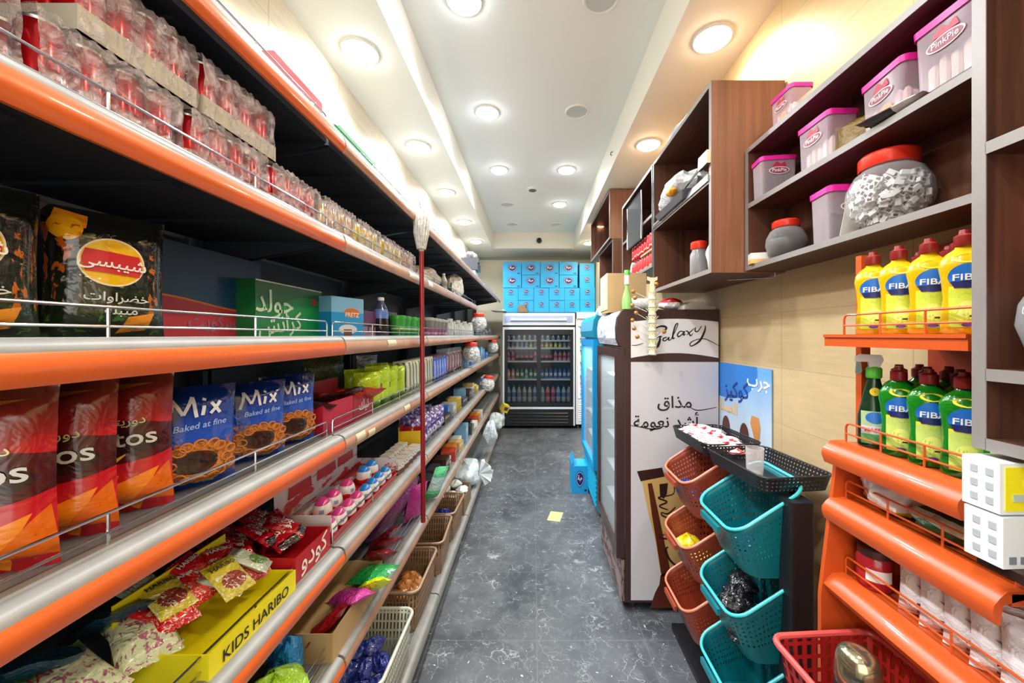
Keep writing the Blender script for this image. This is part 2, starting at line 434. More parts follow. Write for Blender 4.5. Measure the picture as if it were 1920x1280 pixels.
for i, y in enumerate((-.5, .75, 1.96, 3.05, 4.2, 5.3, 6.3)):
    lamp(.94, y, ZS, 'w', f'lit round lamp in the right soffit, {ORD[i]} along from the shop front', 'lit lamps in the right soffit', 11, (1, .87, .64))
for i, y in enumerate((-.1, 1.0, 2.05, 3.08, 4.15)):
    lamp(-.38, y, ZC, 'c', f'lit round lamp in the left row of the raised ceiling, {ORD[i]} from the shop front', 'lit lamps in the raised ceiling', 12, (.95, 1, .99) if i < 3 else (.85, .98, 1))
for i, y in enumerate((4.15, 5.24)):
    lamp(.37, y, ZC, 'c', 'lit round lamp in the right row of the raised ceiling, the ' + ('nearer' if i == 0 else 'farther') + ' of two', 'lit lamps in the raised ceiling', 12, (.92, 1, 1))
for x, y, lb in ((.37, 2.04, 'switched-off round lamp at the top edge, nearest in the right row of the raised ceiling'), (.36, 3.07, 'switched-off round lamp second in the right row of the raised ceiling'),
                 (-.37, 5.26, 'switched-off round lamp beyond the lit ones in the left row of the raised ceiling'), (-.35, 6.19, 'switched-off round lamp at the far left corner of the raised ceiling'),
                 (.38, 6.2, 'switched-off round lamp at the far right corner of the raised ceiling')):
    lamp(x, y, ZC, 'o', lb, 'unlit lamps in the raised ceiling')
t = thing('smoke_detector', 'small round detector in the middle of the raised ceiling', 'smoke detector', (-.01, 4.7, ZC))
MB().lathe([(.075, 0), (.075, -.01), (.05, -.02), (.001, -.022)], 24, cap=False).build('housing', M_ring, t, True)
MB().lathe([(.05, -.0195), (.045, -.026), (.001, -.028)], 20, cap=False).build('grille', mat('dark_grille', (90, 92, 90), .6), t, True)
t = thing('security_camera', 'small black dome camera on the far end of the ceiling recess', 'security camera', (.105, 6.72, 3.40))
MB().lathe([(.001, -.055), (.03, -.048), (.046, -.025), (.05, 0)], 20, cap=False).build('dome', mat('black_dome', (14, 15, 17), .1), t, True).rotation_euler = (-pi / 2 - .3, 0, 0)
MB().lathe([(.05, 0), (.052, .012), (.04, .02)], 20).build('mount', M_ring, t, True).rotation_euler = (pi / 2 + pi, 0, 0)
# a small hook in the right side of the recess
tag(MB().tube([(0, 0, 0), (-.02, 0, -.01), (-.022, 0, -.03), (-.01, 0, -.035)], .004).build('hook', mat('black_metal', (25, 25, 27), .4, .6)), 'small black hook in the right side of the ceiling recess', 'hook', loc=(.73, 3.42, 3.38))

# ---------------------------------------------------------------- left shelving run
M_steel = mat('grey_shelf_paint', (132, 138, 146), .38, .25, vary=.12)
M_dark = mat('charcoal_shelf_paint', (38, 43, 52), .5, .1, vary=.2)
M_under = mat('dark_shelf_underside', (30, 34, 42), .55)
M_rail = mat('grey_rail_plastic', (134, 132, 128), .42, 0, vary=.25, vsc=14)
M_orange = mat('orange_rail_insert', (214, 98, 38), .28, 0, .5, .3, vary=.15, vsc=10)
M_orange2 = mat('sheen_rail_insert', (190, 138, 106), .3, .1, .5, .2, vary=.3, vsc=12)  # far inserts: grazing reflections put into a paler, greyer colour
M_wire = mat('chrome_wire', (200, 200, 205), .18, 1)
M_base = mat('dark_plinth', (50, 54, 60), .5)
XL, XW = -.632, WL + .012
BAYS = [(-.72, .26), (.27, 1.245), (1.255, 2.225), (2.235, 3.205), (3.215, 4.185), (4.195, 5.165), (5.175, 6.145), (6.155, 7.1)]
DECK = [('topmost', 2.367), ('second', 2.036), ('third', 1.69), ('fourth', 1.36), ('fifth', .985), ('sixth', .622)]
def price_rail(mb, y0, y1, d, x=XL):
    # grey channel with grooves, then the coloured curved insert hanging below its nose
    mb.prism([(x - .062, d), (x - .056, d + .007), (x - .040, d + .007), (x - .037, d + .004), (x - .022, d + .006), (x - .008, d + .002), (x - .001, d - .006), (x, d - .012), (x - .008, d - .012), (x - .06, d - .004)], y0, y1, 'y', 0)
    mb.prism([(x, d - .012), (x + .004, d - .022), (x + .005, d - .034), (x + .003, d - .046), (x - .003, d - .056), (x - .010, d - .056), (x - .008, d - .012)], y0, y1, 'y', 1)
def guard(y0, y1, d, x, hs=(.024, .055)):
    mb = MB(); r = .0024; a, b = y0 + .012, y1 - .012; h = hs[-1]
    mb.tube([(x, a, d), (x, a, d + h - .012), (x, a + .004, d + h - .003), (x, a + .013, d + h), (x, b - .013, d + h), (x, b - .004, d + h - .003), (x, b, d + h - .012), (x, b, d)], r * 1.15, 8)
    for q in hs[:-1]: mb.tube([(x, a, d + q), (x, b, d + q)], r, 8)
    n = 3
    for k in range(1, n): mb.tube([(x, a + (b - a) * k / n, d), (x, a + (b - a) * k / n, d + h)], r, 6)
    return mb
for i, (y0, y1) in enumerate(BAYS):
    t = thing('shelving_unit', f'tall grey shelf unit with orange-edged shelves, {ORD[i]} bay of the left run' if i else 'tall grey shelf unit with orange-edged shelves, left run, beside the photographer', 'shelving unit', (0, 0, 0), 0, 'bays of the left shelving run')
    MB().box(XW, XW + .03, y0, y1, .02, 2.62).build('back_panel', M_dark, t)
    for yy in (y0 + .002, y1 - .022):
        MB().box(XW + .03, XW + .075, yy, yy + .02, 0, 2.64).build('upright', M_dark, t)
    # plinth and bottom deck
    s = MB().box(XW + .03, -.575, y0, y1, .115, .15).build('base_shelf', M_steel, t)
    mb = MB(); price_rail(mb, y0, y1, .152, -.562); mb.build('price_rail', [M_rail, M_rail], s, True)
    MB().box(XW + .06, -.60, y0, y1, 0, .115).build('plinth', M_base, t)
    for k, (nm, d) in enumerate(DECK):
        if nm == 'second' and i > 4: continue
        xb = XW + .075
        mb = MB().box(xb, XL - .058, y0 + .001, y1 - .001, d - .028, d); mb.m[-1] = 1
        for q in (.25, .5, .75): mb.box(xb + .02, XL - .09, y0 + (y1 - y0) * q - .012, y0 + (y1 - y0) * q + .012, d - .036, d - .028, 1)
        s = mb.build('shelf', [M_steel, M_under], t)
        mb = MB(); price_rail(mb, y0, y1, d); mb.build('price_rail', [M_rail, M_orange if i < 2 else M_orange2], s, True)
        if i < 7: guard(y0, y1, d, XL - .05).build('guard_rail', M_wire, s, True)
        for yy in (y0 + .006, y1 - .009):
            MB().prism([(XW + .075, d - .028), (XL - .06, d - .028), (XL - .06, d - .04), (XW + .075, d - .11)], yy, yy + .003).build('bracket', M_dark, s)
# old adhesive labels stuck on the rails
M_tape = mat('yellowed_tape', (208, 196, 160), .35)
for y, z, n, lb in ((1.66, 1.672, .10, 'yellowed price sticker on the third-shelf rail near the mop pole'), (1.36, 1.34, .07, 'yellowed tape stuck on the fourth-shelf rail by the joint'), (1.45, 1.335, .06, 'second piece of yellowed tape on the fourth-shelf rail'),
                    (1.86, 1.345, .08, 'pale sticker on the fourth-shelf rail left of the mop pole'), (1.97, 2.018, .16, 'white price strip on the second-shelf rail left of the mop pole'), (2.28, 2.018, .10, 'white price strip on the second-shelf rail right of the mop pole')):
    tag(MB().grid(lambda a, b: (XL + .0005 + .0055 * sin(pi * b) + .0008, y + n * (a - .5), z - .028 + .035 * b), 1, 4).build('shelf_sticker', mat('white_strip', (230, 228, 220), .4) if 'white' in lb else M_tape, None, True), lb, 'sticker')
# ---------------------------------------------------------------- shared package builders
WHITE = mat('white_print', (240, 240, 236), .45); BLACK = mat('black_print', (22, 20, 22), .5)
REDP = mat('red_print', (196, 26, 36), .4); NAVY = mat('navy_print', (24, 34, 96), .4); YEL = mat('yellow_print', (244, 208, 40), .4)
SILV = mat('silver_metal', (200, 202, 206), .25, .9)
def rr(w, d, r, n=5):
    """rounded rectangle outline"""
    out = []
    for cx, cy, a0 in ((w / 2 - r, -d / 2 + r, -pi / 2), (w / 2 - r, d / 2 - r, 0), (-w / 2 + r, d / 2 - r, pi / 2), (-w / 2 + r, -d / 2 + r, pi)):
        for k in range(n + 1): a = a0 + pi / 2 * k / n; out.append((cx + r * cos(a), cy + r * sin(a)))
    return out
def shell(mb, sects, m=0, bottom=True, top=False, inner=0):
    """sects: list of (outline, z); walls between them, with running uv in metres"""
    n = len(sects[0][0])
    for (a, za), (b, zb) in zip(sects, sects[1:]):
        per = 0
        for i in range(n):
            j = (i + 1) % n; L = sqrt((a[j][0] - a[i][0]) ** 2 + (a[j][1] - a[i][1]) ** 2)
            mb.add([(a[i][0], a[i][1], za), (a[j][0], a[j][1], za), (b[j][0], b[j][1], zb), (b[i][0], b[i][1], zb)], [(0, 1, 2, 3)], m, [(per, za), (per + L, za), (per + L, zb), (per, zb)])
            per += L
    for on, (o_, z) in ((bottom, sects[0]), (top, sects[-1])):
        if on: mb.add([(x, y, z) for x, y in o_], [tuple(range(n))[::-1] if z == sects[0][1] else tuple(range(n))], m, [(x, y) for x, y in o_])
    return mb
def carton(w, d, h, m, name='carton', bevel=.003, flaps=None):
    def b():
        return MB().box(-w / 2, w / 2, -d / 2, d / 2, 0, h).build(name, m, None, bevel=bevel)
    return b
def pillow(w, h, t, sag=0.0, nu=14, nv=18, seed=0, crimp=.045):
    rr_ = random.Random(seed); ph = [rr_.uniform(0, 6) for _ in range(8)]
    def prof(u, v):
        a = max(0, 1 - abs(2 * u - 1) ** 2.6) ** .55
        e = min(1, max(0, (v - crimp) / .14)) * min(1, max(0, (1 - crimp - v) / .16)); e = sin(e * pi / 2) ** .8
        b = e * (1.06 - .25 * v)
        wr = 1 + .10 * sin(9 * u + ph[0] + 5 * v) * (1 - e * .6) + .05 * sin(23 * u + ph[1]) * (1 - e * .5) + .04 * sin(15 * v + ph[2])
        return t / 2 * a * b * wr
    def pos(u, v, s):
        x = (u - .5) * w * (1 - .05 * sin(pi * v)); y = s * prof(u, v) + .012 * w * sin(6 * v + ph[3]) * (v > .8)
        z = v * h - sag * h * .0
        if v < crimp or v > 1 - crimp: y += .003 * sin(40 * u + ph[4])
        return (x, y, z)
    return pos, prof
def bag_mesh(w, h, t, seed=0, nu=14, nv=18):
    pos, prof = pillow(w, h, t, seed=seed); mb = MB()
    mb.grid(lambda a, b: pos(a, b, -1), nu, nv); mb.grid(lambda a, b: pos(a, b, 1), nu, nv, flip=True)
    def onto(x, y):
        u = min(.98, max(.02, x / w + .5)); v = min(.98, max(.02, y / h)); p = pos(u, v, -1); return (x, p[1] - .0025, y)
    return mb, onto
def upright_bag(w, h, t, m, texts=(), seed=0, patches=()):
    """texts: (string, size, x, y, material, kw); patches: polygons of the printed picture"""
    def b():
        mb, onto = bag_mesh(w, h, t, seed)
        r = thing('bag', '', 'bag'); mb.build('wrapper', m, r, True)
        for s, size, x, y, mm, kw in texts: write(s, onto, mm, r, size, at=(x, y), **kw)
        for nm, fn_, mm in patches:
            fn_(onto).build(nm, mm, r)
        return r
    return b
def packet(w, h, t, m, seed=0):
    def b():
        mb, _ = bag_mesh(w, h, t, seed, 8, 10)
        return mb.build('packet', m, None, True)
    return b
def can(col1, top=SILV, h=.122, r=.029, m=None):
    def b():
        t = thing('drink_can', '', 'drink can')
        MB().lathe([(r * .78, 0), (r * .95, .006), (r, .014), (r, h - .016), (r * .82, h - .004)], 18).build('body', m, t, True)
        MB().lathe([(r * .82, h - .004), (r * .84, h), (r * .78, h - .001), (r * .74, h - .005), (.001, h - .005)], 18, cap=False).build('lid', top, t, True)
        return t
    return b
# ---------------------------------------------------------------- chocolate-brand fridge on the right
M_brown = mat('dark_brown_fridge_paint', (62, 40, 38), .3)
M_side = lay('fridge_side_print', (212, 208, 212), [('grad', .0, .35, (206, 204, 210))], .35)
M_choc = mat('chocolate_print', (88, 36, 20), .35); M_tan = mat('tan_foil_print', (206, 168, 106), .35); M_choc2 = mat('dark_chocolate_print', (48, 26, 24), .35)
M_glass = clear('cold_glass', (225, 242, 245), .12, .03, .6)
M_ledw = emit('fridge_lamp', (225, 245, 250), 5)
FX, FY0, FY1 = .563, 2.29, 2.99
def g(px, py): return ((px - 1172) / 305.7, 1.7 - (py - 628) / 305.7)   # places the printed side's drawing on the panel, metres from the corner
t = thing('drinks_fridge', 'tall brown fridge with a white printed side and chocolate picture, beside the basket rack', 'fridge', (FX, FY0, 0))
W_ = .577; D_ = FY1 - FY0
mb = MB(); mb.box(0, W_, 0, .03, .06, 1.857); mb.box(0, W_, D_ - .03, D_, .06, 1.857); mb.box(W_ - .03, W_, .03, D_ - .03, .06, 1.857); mb.box(0, W_, .03, D_ - .03, 1.62, 1.857); mb.box(0, W_, .03, D_ - .03, .06, .32)
body = mb.build('cabinet', M_brown, t, bevel=.004)
n0 = plane((0, 0, 0), (1, 0, 0), (0, 0, 1), (0, -1, 0), .002)
def sheet(pts, m, e, name, par=None):
    mb = MB(); mb.add([(x, -e, z) for x, z in pts], [tuple(range(len(pts)))]); return mb.build(name, m, par or t)
sp = sheet([(.035, .075), (.035, 1.535), (.572, 1.535), (.572, .075)], M_side, .0012, 'side_print')
arch = [(.035 + .537 * k / 12, 1.765 + .035 * sin(pi * (.15 + .7 * k / 12))) for k in range(13)]; low = [(.572 - .537 * k / 12, 1.56 + .03 * sin(pi * k / 12)) for k in range(13)]
sheet(arch + low, mat('header_white_print', (226, 224, 226), .35), .0012, 'header_print')
# brand script, drawn as pen strokes
G = [[(1228, 616, 1.5), (1236, 612, 3), (1244, 611.5, 4), (1249, 614, 4), (1247, 618, 3.5), (1243, 617, 1)],
     [(1219, 638, 1), (1226, 635, 2), (1235, 631, 2.5), (1241, 631, 2)], [(1237, 630, 2), (1237, 637, 4), (1234, 647, 5), (1231, 655, 1.5)],
     [(1250, 632, 2), (1244, 634, 2.5), (1243, 638, 2.5), (1248, 638, 2), (1254, 632, 2), (1253, 637, 2.5), (1257, 637, 1.5)],
     [(1257, 637, 1.5), (1264, 624, 1.5), (1270, 610, 1.5), (1270, 606, 2), (1266, 610, 2.5), (1262, 624, 3), (1261, 634, 3), (1265, 633, 1.5)],
     [(1282, 622, 2), (1275, 621, 2), (1270, 627, 2.5), (1272, 631, 2.5), (1279, 626, 2), (1283, 621, 2), (1281, 628, 2.5), (1285, 626, 1.5)],
     [(1285, 620, 1.5), (1290, 622, 2.5), (1294, 629, 2.5), (1299, 625, 1)], [(1302, 615, 1), (1294, 622, 2), (1287, 628, 1)],
     [(1304, 613, 1.5), (1303, 620, 2.5), (1308, 621, 2), (1315, 611, 1.5)], [(1322, 610, 1.5), (1321, 620, 3.5), (1312, 638, 4), (1300, 647, 2.5), (1294, 648, 2), (1294, 643, 2), (1304, 637, 1.5), (1320, 635, 1.5), (1335, 641, 1.5), (1347, 648, 1)],
     [(1184, 647, 1), (1194, 647, 1.5), (1206, 643, 1)]]
fn = lambda x, y: (x, -.0024, y)
strokes(MB(), [[(g(a, b)[0], g(a, b)[1], c / 305.7) for a, b, c in L] for L in G], fn).build('brand_script', BLACK, t)
write(ar('مذاق'), fn, BLACK, t, .10, wide=1.05, at=(.304, 1.255), name='writing'); write(ar('أشد نعومة'), fn, BLACK, t, .098, wide=1.0, at=(.25, 1.135), name='writing')
S2 = [[(1294, 763, 1.2), (1303, 768, 1.8), (1318, 768, 1.6), (1343, 763, 1)], [(1181, 797, 1), (1200, 800, 1.6), (1222, 804, 2.4), (1238, 802, 2.6), (1243, 797, 1)]]
strokes(MB(), [[(g(a, b)[0], g(a, b)[1], c / 305.7) for a, b, c in L] for L in S2], fn).build('flourish', BLACK, t)
def gp(pts): return [g(a, b) for a, b in pts][::-1]
sheet(gp([(1194, 883), (1241, 876), (1246, 893), (1201, 902)]), M_choc2, .002, 'printed_wrapper_cap')
sheet(gp([(1203, 901), (1246, 893), (1300, 905), (1330, 1000), (1335, 1100), (1262, 1085), (1238, 1072), (1228, 1010), (1215, 960)]), M_tan, .002, 'printed_wrapper')
sheet(gp([(1214, 906), (1222, 905), (1234, 960), (1246, 1018), (1258, 1076), (1240, 1080), (1231, 1020), (1222, 965)]), M_choc, .003, 'printed_wrapper_edge')
sheet(gp([(1236, 907), (1252, 905), (1250, 925), (1244, 935), (1237, 928)]), M_choc2, .003, 'printed_window')
mb = MB(); pts = gp([(1238, 1078), (1252, 1070), (1290, 1090), (1346, 1075), (1346, 1139), (1218, 1139), (1228, 1110), (1236, 1095)]); mb.add([(x, -.003, z) for x, z in pts], [tuple(range(len(pts)))]); mb.build('printed_chocolate_flow', M_choc, t)
G2 = [[(1283, 1055, 1), (1270, 1060, 3), (1255, 1048, 4), (1248, 1030, 4), (1252, 1024, 2)], [(1290, 1040, 2), (1278, 1046, 3), (1272, 1032, 3), (1284, 1026, 2)],
      [(1283, 1016, 1.5), (1262, 1010, 3), (1240, 1008, 3), (1237, 1002, 2), (1256, 1002, 2)], [(1274, 1000, 2), (1260, 992, 3), (1252, 982, 3), (1262, 984, 2)],
      [(1258, 972, 2), (1242, 966, 3), (1240, 960, 2), (1252, 962, 3), (1266, 950, 2)], [(1252, 955, 2), (1236, 948, 3), (1250, 940, 3), (1234, 932, 3), (1262, 925, 2), (1262, 905, 1.5)]]
strokes(MB(), [[(g(a, b)[0], g(a, b)[1], c / 305.7) for a, b, c in L] for L in G2], lambda x, y: (x, -.004, y)).build('printed_wrapper_script', M_choc2, t)
# curved canopy
mb = MB(); pr = [(.0, 1.62), (-.035, 1.635), (-.052, 1.68), (-.054, 1.75), (-.045, 1.81), (-.018, 1.85), (.0, 1.857)]
mb.prism(pr, -.004, D_ + .004, 'y'); cn = mb.build('canopy', M_brown, t)
mb = MB(); mb.grid(lambda a, b: (-.002 + pr[1 + int(round(b * 4))][0], .03 + a * (D_ - .06), pr[1 + int(round(b * 4))][1]), 6, 4)
mb.build('canopy_picture', lay('canopy_ice_print', (196, 208, 226), [('spot', 3.2, .52, (240, 244, 250)), ('spot', 6, .62, (120, 140, 180)), ('rect', .02, .3, .1, .5, (226, 228, 236))], .3, ax='yz'), cn)
dr = MB(); x0, x1 = -.052, -.002
for a in ((.004, .06), (D_ - .06, D_ - .004)): dr.box(x0, x1, a[0], a[1], .33, 1.615)
dr.box(x0, x1, .06, D_ - .06, .33, .40); dr.box(x0, x1, .06, D_ - .06, 1.56, 1.615)
dr = dr.build('door', M_brown, t, bevel=.004); MB().box(-.034, -.026, .058, D_ - .058, .395, 1.565).build('door_glass', M_glass, dr)
area('fridge_lamp', (.10, D_ / 2, 1.55), (0, 0, 0), .12, .5, 7, (.78, .97, 1), t)
MB().box(-.022, -.002, .01, D_ - .01, .06, .315).build('kick_panel', lay('scuffed_kick_panel', (150, 128, 122), [('spot', 5, .5, (92, 60, 56))], .4, ax='yz'), t)
sh = mat('fridge_white_shelf', (225, 232, 235), .4)
for z in (.5, .72, .95, 1.18, 1.4):
    MB().box(.02, W_ - .04, .04, D_ - .04, z, z + .012).build('shelf', sh, t)
MB().box(W_ - .036, W_ - .031, .04, D_ - .04, .34, 1.6).build('liner', mat('fridge_liner', (214, 232, 236), .5), t)
MB().box(-.0, .02, .035, .055, .4, 1.58).build('lamp_strip', M_ledw, t)
for a in (.06, D_ - .06):
    for b in (.06, W_ - .06): MB().lathe([(.02, 0), (.02, .06)], 10, (b, a, 0)).build('foot', M_base, t)

# the blue fridge beyond it
BX, BY0, BD = .608, 3.46, .88
M_blue = mat('teal_fridge_paint', (18, 142, 178), .3); M_blue2 = mat('bright_blue_frame', (24, 150, 214), .3)
t = thing('drinks_fridge', 'tall teal fridge with a lit glass door and slatted kick panel, behind the brown fridge', 'fridge', (BX, BY0, 0)); W2 = .53
mb = MB(); mb.box(0, W2, 0, .03, .05, 1.88); mb.box(0, W2, BD - .03, BD, .05, 1.88); mb.box(W2 - .03, W2, .03, BD - .03, .05, 1.88); mb.box(0, W2, .03, BD - .03, 1.66, 1.88); mb.box(0, W2, .03, BD - .03, .05, .42); mb.build('cabinet', M_blue, t, bevel=.004)
mb = MB(); mb.prism([(.0, 1.67), (-.05, 1.68), (-.062, 1.74), (-.05, 1.84), (-.02, 1.885), (0, 1.885)], -.004, BD + .004, 'y'); mb.build('canopy', M_blue, t, bevel=.003)
dr = MB()
for a in ((.004, .075), (BD - .075, BD - .004)): dr.box(-.05, -.002, a[0], a[1], .44, 1.655)
dr.box(-.05, -.002, .075, BD - .075, .44, .50); dr.box(-.05, -.002, .075, BD - .075, 1.59, 1.655)
dr = dr.build('door', M_blue2, t, bevel=.003); MB().box(-.03, -.024, .07, BD - .07, .495, 1.595).build('door_glass', M_glass, dr)
mb = MB(); mb.box(-.012, -.002, .01, BD - .01, .06, .43)
for k in range(7): mb.prism([(-.03, .10 + k * .045), (-.012, .085 + k * .045), (-.012, .115 + k * .045)], .03, BD - .03, 'y')
mb.build('kick_grille', M_blue, t)
for z in (.62, .85, 1.08, 1.32): MB().box(.02, W2 - .04, .04, BD - .04, z, z + .012).build('shelf', sh, t)
MB().box(W2 - .036, W2 - .031, .04, BD - .04, .44, 1.64).build('liner', mat('fridge_liner', (200, 220, 225), .5), t)
MB().box(0, .02, .035, .055, .5, 1.58).build('lamp_strip', M_ledw, t)
area('fridge_lamp', (.10, BD / 2, 1.58), (0, 0, 0), .12, .6, 9, (.75, .95, 1), t)
for a in (.06, BD - .06):
    for b in (.06, W2 - .06): MB().lathe([(.02, 0), (.02, .05)], 10, (b, a, 0)).build('foot', M_base, t)

# ---------------------------------------------------------------- drinks bottles for the fridges
def drink(h, r, liquid, capc):
    def b():
        t = thing('drink_bottle', '', 'drink bottle')
        MB().lathe([(r * .85, 0), (r, .008), (r, h * .32), (r * .9, h * .42), (r, h * .55), (r * .92, h * .68), (r * .4, h * .88), (r * .36, h * .93)], 12).build('body', liquid, t, True)
        MB().lathe([(r * .43, h * .92), (r * .43, h), (r * .38, h)], 12).build('cap', capc, t, True)
        return t
    return b
LQ = {k: lay('bottle_' + k, c, [('rect', 0, 1, .34, .62, l)], .15) for k, c, l in (('yellow', (206, 214, 60), (235, 235, 120)), ('cola', (60, 22, 22), (190, 60, 80)), ('clear', (172, 186, 190), (120, 150, 170)), ('blue', (66, 104, 170), (200, 214, 236)),
      ('green', (60, 140, 70), (220, 230, 220)), ('pink', (206, 130, 140), (160, 60, 80)), ('orange', (226, 150, 110), (240, 225, 210)), ('water', (170, 196, 214), (80, 130, 190)), ('milk', (200, 200, 192), (150, 150, 145)))}
CAPC = {k: mat('cap_' + k, c, .4) for k, c in (('white', (230, 230, 230)), ('red', (190, 20, 30)), ('blue', (30, 70, 180)), ('green', (30, 140, 60)), ('yellow', (230, 200, 40)), ('black', (25, 25, 28)))}
# ---------------------------------------------------------------- double-door fridge at the far end
EX0, EX1, EY, EZ = -.555, .755, 6.76, 2.115
t = thing('display_fridge', 'wide black fridge with two glass doors at the far end of the aisle', 'fridge', (EX0, EY, 0)); w = EX1 - EX0
M_blk = mat('black_fridge_paint', (20, 22, 28), .35); M_wfr = mat('white_fridge_frame', (206, 214, 226), .35)
mb = MB(); mb.box(0, .05, .03, .70, .05, EZ); mb.box(w - .05, w, .03, .70, .05, EZ); mb.box(.05, w - .05, .66, .70, .05, EZ); mb.box(.05, w - .05, .03, .66, 1.83, EZ); mb.box(.05, w - .05, .03, .66, .05, .40); mb.build('cabinet', M_blk, t, bevel=.004)
mb = MB(); mb.box(0, w, 0, .03, 1.80, 1.845); mb.box(0, .03, 0, .03, .06, 1.80); mb.box(w - .03, w, 0, .03, .06, 1.80); mb.box(.03, w - .03, 0, .03, .36, .395); mb.build('front_frame', M_wfr, t, bevel=.003)
mb = MB(); mb.box(.0, w, 0, .03, 1.88, 2.10); hd = mb.build('header', M_wfr, t, bevel=.004)
mb = MB(); mb.box(.04, w - .04, -.004, .001, 1.93, 2.05); mb.build('header_panel', mat('header_grey_blue', (150, 166, 200), .35), hd)
mb = MB(); mb.box(.14, w - .15, -.03, -.006, 1.965, 1.995); mb.box(.15, .19, -.03, -.004, 1.99, 2.01); mb.box(w - .20, w - .16, -.03, -.004, 1.99, 2.01); mb.build('header_tube', mat('pale_tube', (226, 232, 240), .3), hd, bevel=.004)
mb = MB(); mb.box(.03, w - .03, .004, .02, .06, .36)
for k in range(4): mb.prism([(-.014, .115 + k * .055), (.004, .10 + k * .055), (.004, .13 + k * .055)], .13, w - .13, 'x')
mb.build('kick_grille', M_blk, t)
for s in (0, 1):
    a = .05 + s * (w / 2 - .05 + .0); b = a + (w / 2 - .05); q = .022 - .012 * s
    mb = MB(); mb.box(a, a + .035, q, q + .02, .41, 1.79); mb.box(b - .035, b, q, q + .02, .41, 1.79); mb.box(a + .035, b - .035, q, q + .02, .41, .47); mb.box(a + .035, b - .035, q, q + .02, 1.71, 1.79)
    d = mb.build('door', M_blk, t); MB().box(a + .034, b - .034, q + .006, q + .011, .465, 1.715).build('door_glass', clear('dimming_cold_glass', (34, 44, 54), .28, .03, .6), d)  # dark tint in the panes stands in for the dim fridge interior
SHZ = [.47, .89, 1.22, 1.46, 1.60]
for z in SHZ[1:]:
    mb = MB(); mb.box(.06, w - .06, .09, .62, z - .01, z); s = mb.build('shelf', sh, t)
    MB().box(.06, w - .06, .075, .09, z - .018, z + .012).build('shelf_edge', M_wfr, s)
MB().box(.06, w - .06, .09, .64, .41, .47).build('inner_floor', M_blk, t)
area('fridge_lamp', (w / 2, .12, 1.70), (.5, 0, 0), 1.1, .05, .25, (.9, .97, 1), t)
rows = [(.47, .30, .042, ['water', 'water', 'clear', 'milk', 'milk', 'water', 'clear', 'pink', 'pink', 'water', 'water', 'clear'], 'blue', 'bottom'),
        (.89, .20, .033, ['orange', 'orange', 'green', 'green', 'clear', 'green', 'green', 'blue', 'blue', 'blue', 'blue', 'blue', 'blue', 'blue'], 'blue', 'fourth'),
        (1.22, .19, .032, ['pink', 'pink', 'cola', 'cola', 'cola', 'cola', 'pink', 'cola', 'cola', 'cola', 'pink', 'pink', 'pink', 'pink'], 'red', 'third'),
        (1.46, .115, .03, ['clear', 'milk', 'milk', 'clear', 'milk', 'yellow', 'clear', 'orange', 'yellow', 'yellow', 'yellow', 'yellow', 'clear', 'milk'], 'white', 'second'),
        (1.60, .095, .028, ['milk', 'clear', 'clear', 'milk', 'clear', 'clear', 'clear', 'milk', 'clear', 'clear', 'milk', 'clear'], 'white', 'top')]
CN = dict(yellow='yellow drink', cola='dark cola', clear='clear drink', blue='blue-labelled', green='green', pink='pink-labelled', orange='orange', water='water', milk='pale cream')
for z, h, r, ks, cp, nm in rows:
    n = len(ks)
    for i, k in enumerate(ks):
        x = .115 + (w - .23) * i / (n - 1); x += .02 * (1 if i >= n / 2 else -1)
        put(f'b{k}{h}', drink(h, r, LQ[k], CAPC[cp]), (EX0 + x, EY + .15 + .02 * (i % 2), z), i * .7, f'{CN[k]} bottle on the {nm} shelf of the far black fridge, {ORDL[i]} in its row', f'bottles on the {nm} shelf of the far fridge')
# narrow white fridge beside it
t = thing('display_fridge', 'narrow white fridge with lit shelves right of the wide black fridge', 'fridge', (.775, EY + .02, 0)); w = .37
M_wh = mat('white_enamel', (226, 232, 236), .35)
mb = MB(); mb.box(0, .04, .0, .6, .08, 2.0); mb.box(w - .04, w, .0, .6, .08, 2.0); mb.box(.04, w - .04, .56, .6, .08, 2.0); mb.box(.04, w - .04, 0, .56, 1.86, 2.0); mb.box(.04, w - .04, 0, .56, .08, .52); mb.build('cabinet', M_wh, t, bevel=.004)
mb = MB()
for k in range(8): mb.prism([(-.012, .15 + k * .04), (.0, .14 + k * .04), (.0, .165 + k * .04)], .05, w - .05, 'x')
mb.build('vent_slats', M_wh, t)
MB().box(.04, w - .04, .002, .008, .52, 1.86).build('door_glass', M_glass, t)
for z in (.72, .98, 1.22, 1.45, 1.66): MB().box(.042, w - .042, .03, .5, z - .01, z).build('shelf', sh, t)
MB().box(.05, .07, .03, .05, .55, 1.84).build('lamp_strip', M_ledw, t)
for zi, (z, ks, h) in enumerate(((.53, ['water', 'blue', 'water'], .18), (.725, ['pink', 'cola', 'pink'], .19), (.985, ['clear', 'water', 'green'], .18), (1.225, ['yellow', 'green', 'yellow'], .17), (1.455, ['green', 'clear', 'blue'], .16), (1.665, ['milk', 'green', 'milk'], .15))):
    for i, k in enumerate(ks):
        put(f'b{k}{h}', drink(h, .035, LQ[k], CAPC['white']), (.775 + .09 + i * .095, EY + .14, z), i, f'{CN[k]} bottle in the narrow white fridge, {("bottom", "second", "third", "fourth", "fifth", "top")[zi]} shelf up, {ORDL[i]} of three', 'bottles in the narrow white fridge')
for a in (.04, w - .04): MB().box(a - .02, a + .02, .03, .57, 0, .08).build('foot', M_base, t)

